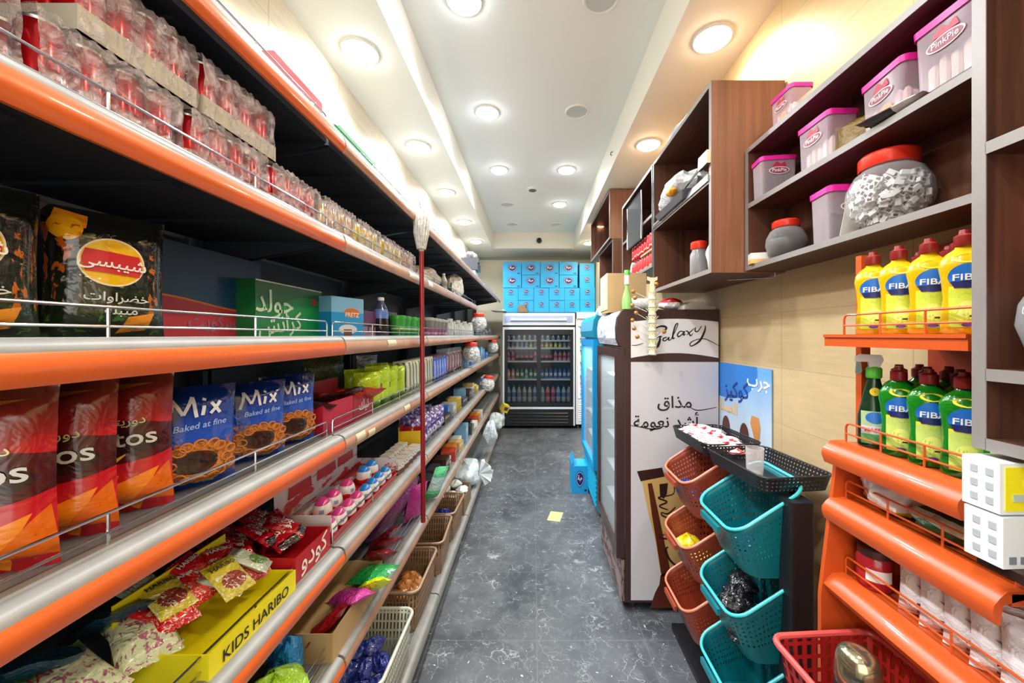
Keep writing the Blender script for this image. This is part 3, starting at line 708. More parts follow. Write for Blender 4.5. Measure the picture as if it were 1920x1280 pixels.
# ---------------------------------------------------------------- blue water cartons stacked on the far fridge
def water_box(w, d, h, big):
    def b():
        r = thing('carton', '', 'carton'); MB().box(-w / 2, w / 2, -d / 2, d / 2, 0, h).build('box', mat('sky_blue_carton', (28, 164, 224), .45, vary=.1), r, bevel=.004)
        s = h * (.34 if big else .2); cz = h * (.55 if big else .70)
        def badge(k, e, m, nm):
            mb = MB(); P_ = [(0, 0, 0)]
            n = 28
            for i in range(n):
                a = 2 * pi * i / n; rx = 1.18 * s * k * cos(a); ry = s * k * (sin(a) * (.8 if sin(a) > 0 else 1.0)); rx *= 1 - .35 * max(0, -sin(a)) ** 1.5; P_.append((rx, -d / 2 - e, cz + ry))
            P_[0] = (0, -d / 2 - e, cz)
            mb.add(P_, [(0, 1 + i, 1 + (i + 1) % n) for i in range(n)]); return mb.build(nm, m, r)
        badge(1, .001, mat('badge_blue', (20, 84, 170), .4), 'badge_rim'); badge(.86, .002, mat('badge_white', (200, 205, 235), .4), 'badge_line'); badge(.78, .003, NAVY, 'badge')
        write(ar('حياة'), plane((0, -d / 2 - .0045, cz - s * .15), (1, 0, 0), (0, 0, 1)), WHITE, r, s * .75)
        if big: MB().box(w * .28, w * .42, -d / 2 - .002, -d / 2, h * .08, h * .15).build('stamp', NAVY, r)
        else: MB().box(-w * .16, w * .16, -d / 2 - .002, -d / 2, h * .42, h * .46).build('stamp', NAVY, r)
        return r
    return b
yb = EY + .24; z0 = EZ
lab = 'sky blue water carton on the far fridge'
for i in range(4):
    for k in range(2):
        put('wbS', water_box(.277, .3, .225, False), (EX0 + .139 + .282 * i, yb + .01 * ((i + k) % 2), z0 + .227 * k), 0, f'{lab}, small badge, {("bottom", "second")[k]} row up, {ORDL[i]} of four', 'small-badge water cartons')
        put('wbL', water_box(.335, .3, .235, True), (EX0 + .165 + .345 * i, yb + .012 * ((i + k) % 2), z0 + .456 + .237 * k), 0, f'{lab}, large badge, {("third", "top")[k]} row up, {ORDL[i]} of four', 'large-badge water cartons')
for k in range(4): put('wbS', None, (EX0 + (1.267 if k < 2 else 1.552), yb + .02, z0 + .227 * (k % 2) if k < 2 else z0 + .004 + .227 * (k - 2)), 0, f'sky blue water carton at the stack\'s right end, far fridge, {("lower left", "upper left", "lower right", "middle right")[k]} one', 'right-end water cartons')
for k in range(2): put('wbS', None, (EX0 + 1.545, yb + .03, z0 + .458 + .227 * k), 0, f'sky blue water carton at the top right corner of the stack, {("lower", "upper")[k]} one', 'right-end water cartons')
M_kraft = mat('kraft_cardboard', (190, 158, 112), .6, vary=.1); M_kraft2 = mat('brown_cardboard', (138, 112, 86), .6, vary=.15)
tag(carton(.34, .5, .115, M_wh)(), 'white polystyrene box on the narrow white fridge under the right end of the cartons', 'box', loc=(.955, yb, 2.0))
tag(carton(.16, .12, .07, M_kraft2, 'small_carton')(), 'small brown carton lying on top of the wide black fridge, lower of two', 'carton', loc=(-.19, EY + .05, EZ))
tag(carton(.13, .10, .06, M_kraft2, 'small_carton')(), 'small brown carton on the fridge top, stacked on another', 'carton', loc=(-.21, EY + .05, EZ + .07))
tag(packet(.2, .26, .05, mat('white_film', (225, 228, 226), .3, crinkle=.4), 5)(), 'flat white plastic packet on top of the wide black fridge beside the small cartons', 'packet', loc=(-.50, EY + .06, EZ + .026), rot=(pi / 2, 0, -pi / 2))
# one opened water carton on the floor
t = put('wbL', None, (.50, 4.13, 0), (0, 0, 0), 'opened sky blue water carton standing on the floor by the teal fridge', sc=(.52, .8, 1.25))
fl = MB().add([(-.167, -.15, .236), (-.167, .15, .236), (-.12, .15, .31), (-.12, -.15, .31)], [(0, 1, 2, 3)]).build('flap', MC['sky_blue_carton'], t, solid=.004)
# ---------------------------------------------------------------- brown wall cabinets on the right
M_wd = wood('walnut_laminate', (62, 38, 30), (108, 68, 50)); M_wdh = wood('walnut_laminate_flat', (58, 36, 30), (98, 62, 48), 'y')
M_wdl = wood('reddish_walnut_side', (112, 72, 52), (146, 98, 74)); M_edge = mat('lit_grey_edge_strip', (142, 136, 134), .35, .1, vary=.15)  # M_edge: light falling on the edge banding is put into its grey
M_alu = mat('brushed_aluminium', (196, 198, 204), .25, .9)
def cabinet(label, x0, y0, y1, z0, z1, shelves, near=M_wd, x1=WR - .004, back=M_wd, far=True, nearp=True, grp=None, top=True, edge=.02):
    t = thing('wall_cabinet', label, 'wall cabinet', (x0, y0, z0), group=grp); w, d, h = x1 - x0, y1 - y0, z1 - z0; th = .02
    for on, a, m_ in ((nearp, 0, near), (far, d - th, M_wd)):
        if on:
            s = MB().box(.001, w, a, a + th, 0, h).build('side_panel', m_, t)
            MB().box(-.001, .001, a - .0006, a + th + .0006, 0, h).build('edge_strip', M_edge, s)
    for nm, z in [('bottom_panel', 0)] + ([('top_panel', h - th)] if top else []) + [('shelf', z - z0 - th) for z in shelves]:
        s = MB().box(.001, w, th, d - th, z, z + th).build(nm, M_wdh, t)
        MB().box(-.001, .001, th, d - th, z - .0006, z + th + .0006).build('edge_strip', M_edge, s)
    MB().box(w - .008, w, th, d - th, th, h - th).build('back_panel', back, t)
    return t
A = cabinet('open walnut wall cabinet with a reddish side panel, above the brown fridge', .81, 1.70, 2.52, 1.985, 2.86, [2.42], near=M_wdl)
# lift-up flap stay across the cabinet front
mb = MB(); mb.tube([(-.012, .03, .52), (-.014, .40, .47), (-.012, .80, .43)], .006, 8); mb.box(-.02, -.002, .0, .09, .50, .56); mb.build('flap_stay', M_alu, A, True)
MB().box(-.008, -.002, .02, .80, .425, .455).build('flap_rail', M_alu, A)
MB().box(-.006, -.001, .798, .803, .0, .86).build('door_edge', M_alu, A)
A2 = cabinet('walnut wall cabinet with aluminium framed glass flap, farther along above the fridge tops', .81, 2.53, 3.40, 2.165, 2.86, [2.53])
def frame(x, y0, y1, z0, z1, r=.009, dz=0):
    mb = MB(); L = [(x, y0, z0), (x, y1, z0 + dz), (x, y1, z1 + dz), (x, y0, z1)]
    mb.tube(L, r, 4, close=True); return mb
fl = frame(-.014, .22, .62, .25, .60, .008).build('flap_frame', M_alu, A2); MB().box(-.016, -.012, .225, .615, .255, .595).build('flap_glass', clear('smoked_glass', (70, 74, 84), .55, .06), fl)
MB().box(-.006, -.001, .0, .006, .0, .69).build('door_edge', M_alu, A2)
A4 = cabinet('dark walnut cabinet hanging low beyond the stacked cans', .84, 3.95, 4.75, 1.98, 2.72, [])
A3 = cabinet('open walnut cabinet mounted high against the ceiling at the far right', .81, 3.96, 5.25, 2.725, 3.245, [], near=M_wdl)
B = cabinet('shallow walnut wall shelf holding pink-lidded sweet tubs and a round sweet jar', .96, .70, 1.69, 1.99, 2.535, [2.285])
Cc = cabinet('walnut wall unit with open pigeonholes at the right edge', .80, .10, .68, 1.497, 3.0, [1.64, 2.04, 2.43], x1=1.146, back=mat('brown_back_board', (104, 74, 34), .6, vary=.35, vsc=18))
tag(MB().box(0, .35, 0, .36, 0, .016).build('counter_board', M_choc2, None, bevel=.002), 'dark board edge under the stacked white and yellow cartons at the right edge', 'shelf board', loc=(.79, .305, 1.296))
# pipe and screw under the cabinet
tag(MB().tube([(0, 0, 0), (.13, -.16, -.012)], .003).tube([(.13, -.16, -.012), (.13, -.16, .01)], .004).build('hanging_rod', M_alu), 'thin metal rod with a hook under the walnut wall cabinet', 'rod', loc=(.97, 1.86, 1.975))

# ---------------------------------------------------------------- pink-lidded tubs
M_tub = clear('frosted_tub', (242, 226, 236), .26, .2, .5); M_pink = mat('hot_pink_lid', (236, 40, 160), .3); M_dsw = mat('dark_sweets', (52, 40, 40), .5)
M_sw = mat('cream_sweets', (226, 206, 196), .5); M_swp = mat('pale_pink_sweets', (236, 200, 206), .5)
def tub(dark, fill=.6):
    def b():
        t = thing('sweet_tub', '', 'sweet tub'); w, d, h = .15, .10, .165
        mb = MB(); shell(mb, [(rr(w * .92, d * .92, .012), 0), (rr(w, d, .015), h)]); mb.build('tub', M_tub, t, True)
        mb = MB(); shell(mb, [(rr(w + .008, d + .008, .018), h - .008), (rr(w + .010, d + .010, .018), h + .010), (rr(w - .01, d - .01, .012), h + .016)], bottom=False, top=True); mb.build('lid', M_pink, t, True)
        mb = MB(); rn = random.Random(3 + dark)
        for k in range(9):
            x = (k % 5 - 2) * .026; y = (k // 5 - .5) * .04; hh = h * fill * rn.uniform(.75, 1.1)
            if dark == 1: mb.box(x - .010, x + .010, y - .012, y + .012, .004, hh)
            else: mb.lathe([(.010, .004), (.011, hh * .9), (.004, hh)], 8, (x, y, 0))
        mb.build('sweets', (M_sw, M_dsw, M_swp)[dark], t)
        def badge(y, sgn):
            f = plane((0, y, h * .66), (sgn, 0, 0), (0, 0, 1), (0, sgn * -1, 0), 0)
            mb = MB(); mb.add([(0, 0, 0)] + [], [])
            mb = MB(); n = 20; mb.add([f(0, 0)] + [f(.043 * cos(2 * pi * i / n), .017 * sin(2 * pi * i / n)) for i in range(n)], [(0, 1 + i, 1 + (i + 1) % n) for i in range(n)]); l = mb.build('label', WHITE, t)
            f2 = plane((0, y, h * .66), (sgn, 0, 0), (0, 0, 1), (0, sgn * -1, 0), .0008)
            mb = MB(); mb.add([f2(0, 0)] + [f2(.039 * cos(2 * pi * i / n), .0138 * sin(2 * pi * i / n)) for i in range(n)], [(0, 1 + i, 1 + (i + 1) % n) for i in range(n)]); mb.build('label_field', mat('label_rose', (150, 60, 84), .4), l)
            write('PinkPie', plane((0, y, h * .66 - .006), (sgn, 0, 0), (0, 0, 1), (0, sgn * -1, 0), .0016), WHITE, t, .021)
            mb = MB(); f = plane((0, y, h * .66 + .017), (sgn, 0, 0), (0, 0, 1), (0, -sgn, 0), .0004)
            mb.add([f(-.03, 0), f(.03, 0), f(.022, .022), f(.006, .010), f(-.008, .024), f(-.022, .012)], [(0, 1, 2, 3, 4, 5)]); mb.build('label_crown', mat('label_red', (190, 40, 70), .4), l)
        badge(-d / 2 - .0015, 1); return t
    return b
# label side turned to the aisle (-X) or to the camera (-Y)
RA = -pi / 2
for key, dk, x, y, z, rz, sc, lb in (('t1', 1, 1.03, 1.60, 2.286, -.15, .92, 'pink-lidded tub of dark sweets at the far end of the middle wall shelf'),
        ('t2', 0, 1.045, 1.33, 2.286, RA, 1.0, 'pink-lidded tub of cream sweets, second from the far end of the middle wall shelf'),
        ('t3', 2, 1.06, 1.08, 2.286, RA - .12, 1.0, 'pink-lidded tub with an orange sticker, third along the middle wall shelf'),
        ('t4', 0, 1.05, .905, 2.305, RA, 1.02, 'pink-lidded tub of long cream sweets nearest the camera on the middle wall shelf'),
        ('t5', 1, 1.065, 1.28, 2.011, -.12, 1.05, 'pink-lidded tub with a paper slip on its front on the lower wall shelf'),
        ('t6', 2, 1.05, 1.52, 2.536, RA, .85, 'small tub with a pink badge on top of the wall shelf')):
    o = put('tub%d' % dk, tub(dk, .75 if key == 't4' else .6), (x, y, z), rz, lb, sc=sc)
    if key == 't3': MB().lathe([(.001, 0), (.024, 0)], 20, cap=False).build('sticker', mat('orange_sticker', (236, 170, 140), .5), o).matrix_local = Matrix.Translation((.02, -.0525, .05)) @ Matrix.Rotation(pi / 2, 4, 'X')
    if key == 't5': MB().box(-.05, .0, -.056, -.054, .0, .10).build('paper_slip', mat('paper_white', (226, 222, 208), .6), o).rotation_euler = (0, .18, 0)
tag(MB().box(-.02, .02, -.02, .02, 0, .035).build('badge_box', mat('rose_box', (200, 110, 110), .5)), 'tiny rose box beside the small tub on top of the wall shelf', 'box', loc=(1.02, 1.655, 2.536))
mb, _ = bag_mesh(.16, .12, .07, 4); tag(mb.build('bag', mat('olive_brown_bag', (128, 100, 34), .4, crinkle=.5, vary=.4), None, True), 'crumpled olive brown bag between two pink-lidded tubs', 'bag', loc=(1.06, 1.205, 2.286), rot=(0, 0, RA + .3))
# flat things and the black tray under the nearest tub
tag(MB().box(-.09, .09, -.06, .06, 0, .018).build('folded_case', mat('dark_case', (46, 34, 38), .4), None, bevel=.004), 'flat dark case under the nearest pink-lidded tub', 'case', loc=(1.045, .90, 2.286), rot=(0, 0, pi / 2))
mb, _ = bag_mesh(.14, .16, .03, 9); tag(mb.build('packet', lay('black_white_packet', (46, 40, 44), [('rect', 0, 1, .55, 1, (226, 222, 224))], .3, .4), None, True), 'black and white packet lying between the two nearest tubs', 'packet', loc=(.99, 1.085, 2.30), rot=(pi / 2, 0, .2))

# ---------------------------------------------------------------- round sweet jars
M_jar = clear('jar_plastic', (235, 238, 240), .10, .06, .7); M_redlid = mat('red_jar_lid', (226, 52, 30), .3); M_wrap = mat('white_wrapped_sweet', (226, 226, 222), .4); M_wrapd = mat('dark_sweet_print', (88, 44, 52), .5)
def jar(kind):
    def b():
        t = thing('sweet_jar', '', 'jar'); r = .09
        MB().lathe([(r * .50, 0), (r * .62, .004), (r * .86, .03), (r, .075), (r * .96, .11), (r * .78, .145), (r * .60, .158), (r * .60, .168)], 44).build('jar', M_jar, t, True)
        MB().lathe([(r * .66, .160), (r * .68, .163), (r * .68, .190), (r * .62, .196), (.001, .197)], 28, cap=False).build('lid', M_redlid, t, True)
        rn = random.Random(11)
        if kind == 'w':
            mb = MB()
            for k in range(430):
                z = rn.uniform(.015, .132); rmax = r * sin(min(1, (z + .02) / .1) * pi / 2) * (1 if z < .1 else 1 - (z - .1) * 5) - .010
                a = rn.uniform(0, 2 * pi); q = rmax * (rn.random() ** .22); w_, l = .005, .009
                mb.T = Matrix.Translation((q * cos(a), q * sin(a), z)) @ Matrix.Rotation(a, 4, 'Z') @ Matrix.Rotation(rn.uniform(-.5, .5), 4, 'X') @ Matrix.Rotation(rn.uniform(-1.2, 1.2), 4, 'X')
                mb.box(-w_, w_, -l, l, -.0055, .0055, 0)
                if k % 2 == 0: mb.box(w_, w_ + .0006, -l * .5, l * .5, -.0035, .0035, 1)
            o = mb.build('sweets', [M_wrap, M_wrapd], t); o['kind'] = 'stuff'
        else:
            MB().lathe([(r * .48, .003), (r * .84, .03), (r * .97, .075), (r * .9, .10), (.001, .108)], 24).build('sweets', M_dsw, t, True)
        return t
    return b
put('jarw', jar('w'), (1.045, 1.10, 2.011), 0, 'large round jar of white wrapped sweets with a red lid on the lower wall shelf', sc=1.12)
put('jard', jar('d'), (1.045, 1.545, 2.011), 0, 'round red-lidded jar of dark sweets behind the tub on the lower wall shelf', sc=.82)
put('jarw', None, (.87, .562, 1.641), 1.0, 'round jar of white wrapped sweets in a pigeonhole at the right edge', sc=1.0)
t = tag(MB().box(-.055, .055, -.03, .03, 0, .045).build('small_box', lay('white_orange_box', (236, 234, 228), [('rect', 0, 1, 0, .4, (236, 186, 110))], .4), None, bevel=.002), 'small white and orange box at the far end of the lower wall shelf', 'box', loc=(1.005, 1.632, 2.011), rot=(0, 0, -.3))
mb, _ = bag_mesh(.12, .12, .05, 14); tag(mb.build('bag', clear('cloudy_bag', (214, 200, 196), .5, .3, .4, .5), None, True), 'cloudy plastic bag right of the large sweet jar', 'bag', loc=(1.09, .86, 2.011), rot=(0, 0, RA + .2))

# things inside the big cabinet
t = thing('bread_tray', 'shallow dark tray under a white carrier bag in the walnut cabinet', 'tray', (.875, 2.16, 2.421)); mb = MB(); shell(mb, [(rr(.17, .42, .03), 0), (rr(.20, .48, .03), .035)]); mb.build('tray', mat('grey_tray', (84, 84, 90), .4), t, solid=.003)
def crumple(w, d, h, m, seed, name='carrier_bag'):
    rn = random.Random(seed); ph = [rn.uniform(0, 6) for _ in range(9)]
    def f(a, b):
        th = 2 * pi * a; fi = pi * b
        r = 1 + .13 * sin(3 * th + ph[0] + 2 * fi) + .08 * sin(7 * th + ph[1] - 3 * fi) + .05 * sin(13 * th + ph[2] + 5 * fi) + .06 * sin(5 * fi + ph[3])
        return (w / 2 * r * sin(fi) * cos(th), d / 2 * r * sin(fi) * sin(th), max(0, h / 2 - h / 2 * cos(fi) * (1 + .15 * sin(4 * th + ph[4]) * (b > .5))))
    return MB().grid(f, 28, 16).build(name, m, None, True)
M_cb = clear('white_carrier_film', (236, 236, 236), .62, .35, .4, .8, 28, .35)
o = tag(crumple(.23, .46, .19, M_cb, 2), 'white carrier bag of bread heaped on the dark tray in the walnut cabinet', 'carrier bag', loc=(.872, 2.17, 2.432))
o = tag(crumple(.06, .10, .05, mat('orange_yellow_pack', (240, 160, 40), .4), 6, 'packet'), 'small orange and yellow packet showing at the front of the white carrier bag', 'packet', loc=(.775, 2.08, 2.475))
t = thing('storage_jar', 'clear grey jar with a red lid on the bottom of the walnut cabinet', 'jar', (.90, 2.03, 2.006))
MB().lathe([(.042, 0), (.046, .006), (.046, .13), (.036, .15), (.036, .16)], 20).build('jar', clear('grey_jar', (170, 170, 172), .55, .15), t, True); MB().lathe([(.04, .158), (.042, .162), (.042, .195), (.036, .20), (.001, .20)], 20, cap=False).build('lid', M_redlid, t, True)
tag(crumple(.07, .11, .17, M_cb, 8), 'white plastic bag beside the red-lidded jar in the walnut cabinet', 'carrier bag', loc=(.905, 1.86, 2.006))
tag(crumple(.05, .42, .06, clear('grey_film', (190, 192, 200), .7, .3, .4, .5), 21, 'plastic_wrap'), 'grey plastic wrap lying along the top front edge of the walnut cabinet', 'plastic wrap', loc=(.85, 2.2, 2.861))

# ---------------------------------------------------------------- dishwashing liquid bottles and orange shelving on the right
M_or = mat('orange_enamel', (198, 82, 30), .32, 0, .5, .2, vary=.12); M_ord = mat('orange_enamel_back', (176, 62, 22), .4, vary=.2)
GX, GY0, GY1, GB = .82, .22, 1.05, 1.12
t = thing('shelving_unit', 'orange enamel shelf unit of dishwashing bottles against the right wall', 'shelving unit', (0, 0, 0))
MB().box(GB, GB + .02, GY0, GY1 + .01, .05, 1.95).build('back_panel', M_ord, t)
MB().box(.905, .93, GY1 - .02, GY1 - .002, 1.41, 1.92).build('upright', M_or, t)
MB().prism([(.80, 0), (GB, 0), (GB, 1.40), (.85, 1.40), (.80, .98)], GY1 - .012, GY1, 'y').build('end_panel', M_or, t)
def oshelf(z, x, y0, y1, lip, rail=True, big=True):
    s = MB().box(x + .02, GB, y0, y1, z - .022, z).build('shelf', M_or, t)
    mb = MB()
    if big: mb.prism([(x + .05, z), (x + .045, z + .006), (x + .012, z + .004), (x, z - .006), (x - .012, z - .02), (x - .014, z - lip * .6), (x - .006, z - lip), (x, z - lip), (x + .004, z - .02), (x + .05, z - .008)], y0, y1, 'y')
    else: mb.box(x, x + .03, y0, y1, z - lip, z); mb.box(x - .004, x, y0, y1, z - .006, z + .002)
    mb.build('shelf_lip', M_or, s, big)
    if rail: guard(y0, y1, z, x + .045, (.026, .055)).build('guard_rail', M_or, s, True)
oshelf(1.70, .815, .70, 1.045, .03, True, False); oshelf(1.402, .82, .71, 1.045, .055); oshelf(1.245, .82, .655, 1.045, .055); oshelf(1.035, .82, .24, 1.045, .04); oshelf(.655, .60, .24, 1.03, .05)
def dish(col, capc, lab):
    M_ = mat('dish_soap_' + lab, col, .12, 0, .6, .5, trans=.25)
    def b():
        t = thing('detergent_bottle', '', 'detergent bottle'); h = .25
        pr = [(.026, 0), (.031, .006), (.030, .05), (.027, .09), (.030, .14), (.033, .165), (.031, .185), (.024, .20), (.013, .212), (.011, .222)]
        MB().lathe(pr, 20, sx=1.0, sy=.68).build('body', M_, t, True)
        MB().lathe([(.013, .218), (.014, .221), (.014, .243), (.008, .248), (.007, .258), (.001, .259)], 14, cap=False).build('cap', capc, t, True)
        def rad(z):
            for (r0, z0_), (r1, z1_) in zip(pr, pr[1:]):
                if z0_ <= z <= z1_: return r0 + (r1 - r0) * (z - z0_) / (z1_ - z0_)
            return pr[-1][0]
        def onto(e):
            def curved(x, z): return (x, -.68 * sqrt(max(1e-6, (rad(z) + e) ** 2 - min(abs(x), rad(z) * .985) ** 2)) - e * .3, z)
            return curved
        ft = onto(.0012); w = .022
        MB().grid(lambda a, c: ft(-w + 2 * w * a, .018 + .10 * c), 8, 12).build('label', lay('label_' + lab, (200, 220, 70) if lab == 'yellow' else (190, 214, 110), [('ell', .5, .42, .32, .22, (224, 232, 120)), ('spot', 9, .58, (176, 202, 60)), ('wave', .1, .03, 6, 0, (160, 190, 60)), ('rect', .55, .78, .24, .29, (60, 60, 30)), ('ell', .5, .06, .18, .05, (90, 60, 130)), ('rect', 0, 1, .93, 1, (236, 220, 60))], .35), t, True)
        ft = onto(.002)
        mb = MB(); n = 24; mb.add([ft(0, .142)] + [ft(.0235 * cos(2 * pi * i / n), .142 + .030 * sin(2 * pi * i / n)) for i in range(n)], [(0, 1 + i, 1 + (i + 1) % n) for i in range(n)]); l = mb.build('brand_patch', mat('label_blue', (28, 108, 200), .35), t, True)
        ft = onto(.0026); mb = MB(); mb.grid(lambda a, c: ft((-.021 + .042 * a) * (.75 + .25 * c), .114 + .016 * c), 8, 3); mb.build('brand_patch_base', NAVY, l)
        write('FIBA', onto(.004), WHITE, t, .0215, wide=.92, at=(0, .132), bold=.0006)
        ft = onto(.0012); mb = MB(); mb.add([ft(.018 * cos(2 * pi * i / 16) , .185 + .011 * sin(2 * pi * i / 16)) for i in range(16)], [tuple(range(16))]); mb.build('neck_label', mat('neck_yellow', (240, 210, 40), .3), t)
        return t
    return b
for row, z, lab, col, cp in ((0, 1.701, 'yellow', (238, 196, 6), mat('dark_red_cap', (128, 26, 26), .35)), (1, 1.403, 'green', (10, 128, 24), mat('dark_red_cap', (128, 26, 26), .35))):
    for j in range(3):
        for i in range(5):
            if row == 1 and i == 0 and j == 0: continue
            y = .995 - .0705 * i; x = .905 + .062 * j
            if x * 700 / y > 850 or y > 1.0: pass
            put('dish' + lab, dish(col, cp, lab), (x, y - .008 * (j % 2), z), -.62 + .06 * ((i * 7 + j) % 3 - 1),
                f'{lab} dishwashing liquid bottle on the {("top", "second")[row]} orange shelf, {("front", "middle", "back")[j]} row, {["leftmost", "second", "third", "fourth", "fifth"][i]} from the left', f'{lab} dishwashing bottles', (1.16, 1.16, .85))
# dark green spray bottle at the left of the second shelf
t = thing('spray_bottle', 'dark green spray bottle with a white trigger left of the green dishwashing bottles', 'spray bottle', (.905, .992, 1.403), -.6)
MB().lathe([(.030, 0), (.034, .006), (.034, .08), (.026, .12), (.020, .15), (.014, .175), (.013, .185)], 18, sy=.6).build('body', mat('dark_green_plastic', (16, 48, 26), .2, coat=.3), t, True)
MB().lathe([(.015, .183), (.017, .186), (.017, .208), (.012, .214)], 14).build('collar', mat('bright_green_plastic', (88, 190, 60), .35), t, True)
mb = MB(); mb.prism([(-.040, .226), (-.039, .238), (-.026, .246), (.014, .244), (.018, .232), (.010, .212), (-.010, .212), (-.012, .226)], -.011, .011, 'y'); mb.build('trigger_head', WHITE, t, bevel=.003)
MB().prism([(-.036, .228), (-.028, .228), (-.024, .20), (-.032, .19), (-.038, .196)], -.006, .006, 'y').build('trigger', mat('dark_green_plastic', (16, 48, 26), .2), t)
MB().grid(lambda a, c: (-.028 + .056 * a * (1), -.021 * sqrt(max(.04, 1 - ((a - .5) * 1.5) ** 2)) - .001, .012 + .085 * c), 8, 6).build('label', lay('spray_label', (170, 196, 150), [('rect', 0, 1, .0, .3, (90, 160, 90)), ('rect', 0, 1, .3, .55, (206, 214, 222)), ('ell', .5, .8, .35, .18, (40, 110, 190))], .35), t, True)
write('MASSVI', lambda x, y: (x, -.0235, y), REDP, t, .014, at=(0, .044))
MB().lathe([(.001, 0), (.011, 0)], 14, cap=False).build('round_sticker', YEL, t).matrix_local = Matrix.Translation((0, -.0145, .148)) @ Matrix.Rotation(pi / 2, 4, 'X')
# third shelf: lying packs; fourth: red jar and wrapped rolls
tag(crumple(.11, .15, .095, lay('white_green_bag', (228, 230, 228), [('rect', 0, 1, 0, .22, (170, 200, 40)), ('rect', .8, 1, 0, 1, (40, 110, 56))], .3, .4), 3, 'bag'), 'white and green bag lying at the far end of the third orange shelf', 'bag', loc=(.925, .955, 1.246))
tag(crumple(.11, .14, .07, lay('dark_green_bag', (24, 70, 40), [('ell', .2, .6, .14, .16, (200, 215, 190))], .35, .4), 5, 'bag'), 'dark green bag lying in the middle of the third orange shelf', 'bag', loc=(.925, .815, 1.246))
tag(crumple(.13, .12, .07, mat('red_white_pack', (150, 70, 60), .35, crinkle=.6, vary=.5, vsc=30), 13, 'packet'), 'crumpled reddish packet near the right end of the third orange shelf', 'packet', loc=(1.0, .76, 1.246))
t = thing('glass_jar', 'red jar with a white label and dark lid on the fourth orange shelf', 'jar', (.906, .992, 1.036))
MB().lathe([(.034, 0), (.038, .006), (.038, .075), (.033, .085)], 20).build('jar', mat('red_jam', (176, 34, 44), .2, coat=.4), t, True); MB().lathe([(.035, .083), (.036, .086), (.036, .102), (.033, .105), (.001, .105)], 20, cap=False).build('lid', mat('dark_lid', (92, 70, 70), .35, .5), t, True)
MB().grid(lambda a, c: (.0388 * cos(pi * 1.12 + a * 1.5), .0388 * sin(pi * 1.12 + a * 1.5), .026 + .03 * c), 8, 1).build('label', WHITE, t, True)
for i in range(6):
    y = .86 - .052 * i; x = .93 - .003 * i
    def roll():
        r = thing('tissue_pack', '', 'tissue pack'); mb, onto = bag_mesh(.13, .15, .055, 31); mb.build('wrapper', mat('white_glossy_film', (232, 230, 232), .22, coat=.4, crinkle=.5), r, True)
        mb = MB()
        for cx, cy in ((-.012, .075),):
            for k in range(5):
                a = 2 * pi * k / 5 + .3; mb.add([onto(cx, cy), onto(cx + .011 * cos(a - .35), cy + .011 * sin(a - .35)), onto(cx + .022 * cos(a), cy + .022 * sin(a)), onto(cx + .011 * cos(a + .35), cy + .011 * sin(a + .35))], [(0, 1, 2, 3)])
        mb.build('printed_flower', mat('grey_green_print', (110, 122, 124), .4), r)
        MB().add([onto(-.03, .015), onto(.03, .015), onto(.03, .04), onto(-.03, .04)], [(0, 1, 2, 3)]).build('printed_block', mat('aubergine_print', (62, 30, 62), .4), r); return r
    put('tissue', roll, (x, y, 1.037), (-.12, 0, -.9 + .05 * (i % 2)), f'white wrapped tissue pack with a small flower, {["farthest", "second", "third", "fourth", "fifth", "nearest"][i]} on the fourth orange shelf', 'white tissue packs', (1, 1, .92))
# stacked cartons in front of the unit
def pills(yel):
    def b():
        t = thing('carton', '', 'carton'); MB().box(-.09, .09, -.027, .027, 0, .085).build('box', mat('white_carton', (224, 226, 226), .45), t, bevel=.002)
        if yel:
            MB().box(-.082, .0915, -.0285, .0280, .006, .079).build('yellow_panel', mat('bright_yellow_print', (236, 220, 30), .4), t); MB().box(-.07, .08, -.0298, -.0286, .022, .034).build('grey_strip', mat('pale_grey_print', (176, 190, 180), .5), t)
            mb = MB(); mb.tube([(-.05, -.030, .050), (-.02, -.030, .064), (.01, -.030, .050)], .003, 6); mb.build('wing_mark', WHITE, t)
        else:
            mb = MB()
            for k in range(8): mb.box(-.08 + k * .02, -.068 + k * .02, -.0282, -.027, .008, .02)
            mb.build('stamp_row', mat('grey_print', (120, 126, 134), .5), t)
        mb = MB()
        for k in range(2):
            for q in range(3): mb.box(-.0912, -.09, -.018 + k * .022, -.008 + k * .022, .012 + q * .024, .024 + q * .024)
        mb.build('side_print', mat('light_grey_print', (168, 174, 180), .5), t)
        return t
    return b
put('pw', pills(False), (.866, .648, 1.3125), .04, 'white carton under the yellow-panelled one at the right edge', sc=(1, 1, 1))
put('py', pills(True), (.866, .650, 1.401), .02, 'white carton with a bright yellow panel on top of another at the right edge', sc=(1, 1, 1))

# ---------------------------------------------------------------- red hand basket with a flask
M_rb = mat('red_basket_plastic', (178, 34, 34), .35); M_rbs = perf('red_basket_slots', (164, 30, 30), .02, .0055, slots=True, sy=1.6)
t = thing('hand_basket', 'red plastic hand basket on the lowest orange shelf', 'basket', (.79, .80, .656), .06)
mb = MB(); shell(mb, [(rr(.21, .33, .02), 0), (rr(.27, .40, .025), .235)]); mb.build('basket_body', M_rbs, t, solid=.003)
mb = MB(); o_ = rr(.285, .415, .03); mb.tube([(x, y, .238) for x, y in o_], .008, 8, close=True); mb.build('rim', mat('pinkish_red_rim', (206, 78, 74), .35), t, True)
mb = MB(); mb.tube(smooth_pts([(-.13, -.05, .24), (-.10, -.1, .29), (.0, -.12, .31), (.1, -.1, .29), (.13, -.05, .24)]), .006, 8); mb.build('carry_handle', mat('black_plastic', (24, 24, 26), .4), t, True)
t = thing('vacuum_flask', 'steel and black flask standing in the red hand basket', 'flask', (.73, .84, .66))
MB().lathe([(.055, 0), (.060, .01), (.060, .22), (.052, .26)], 48).build('body', mat('polished_steel', (96, 96, 92), .22, .95), t, True)
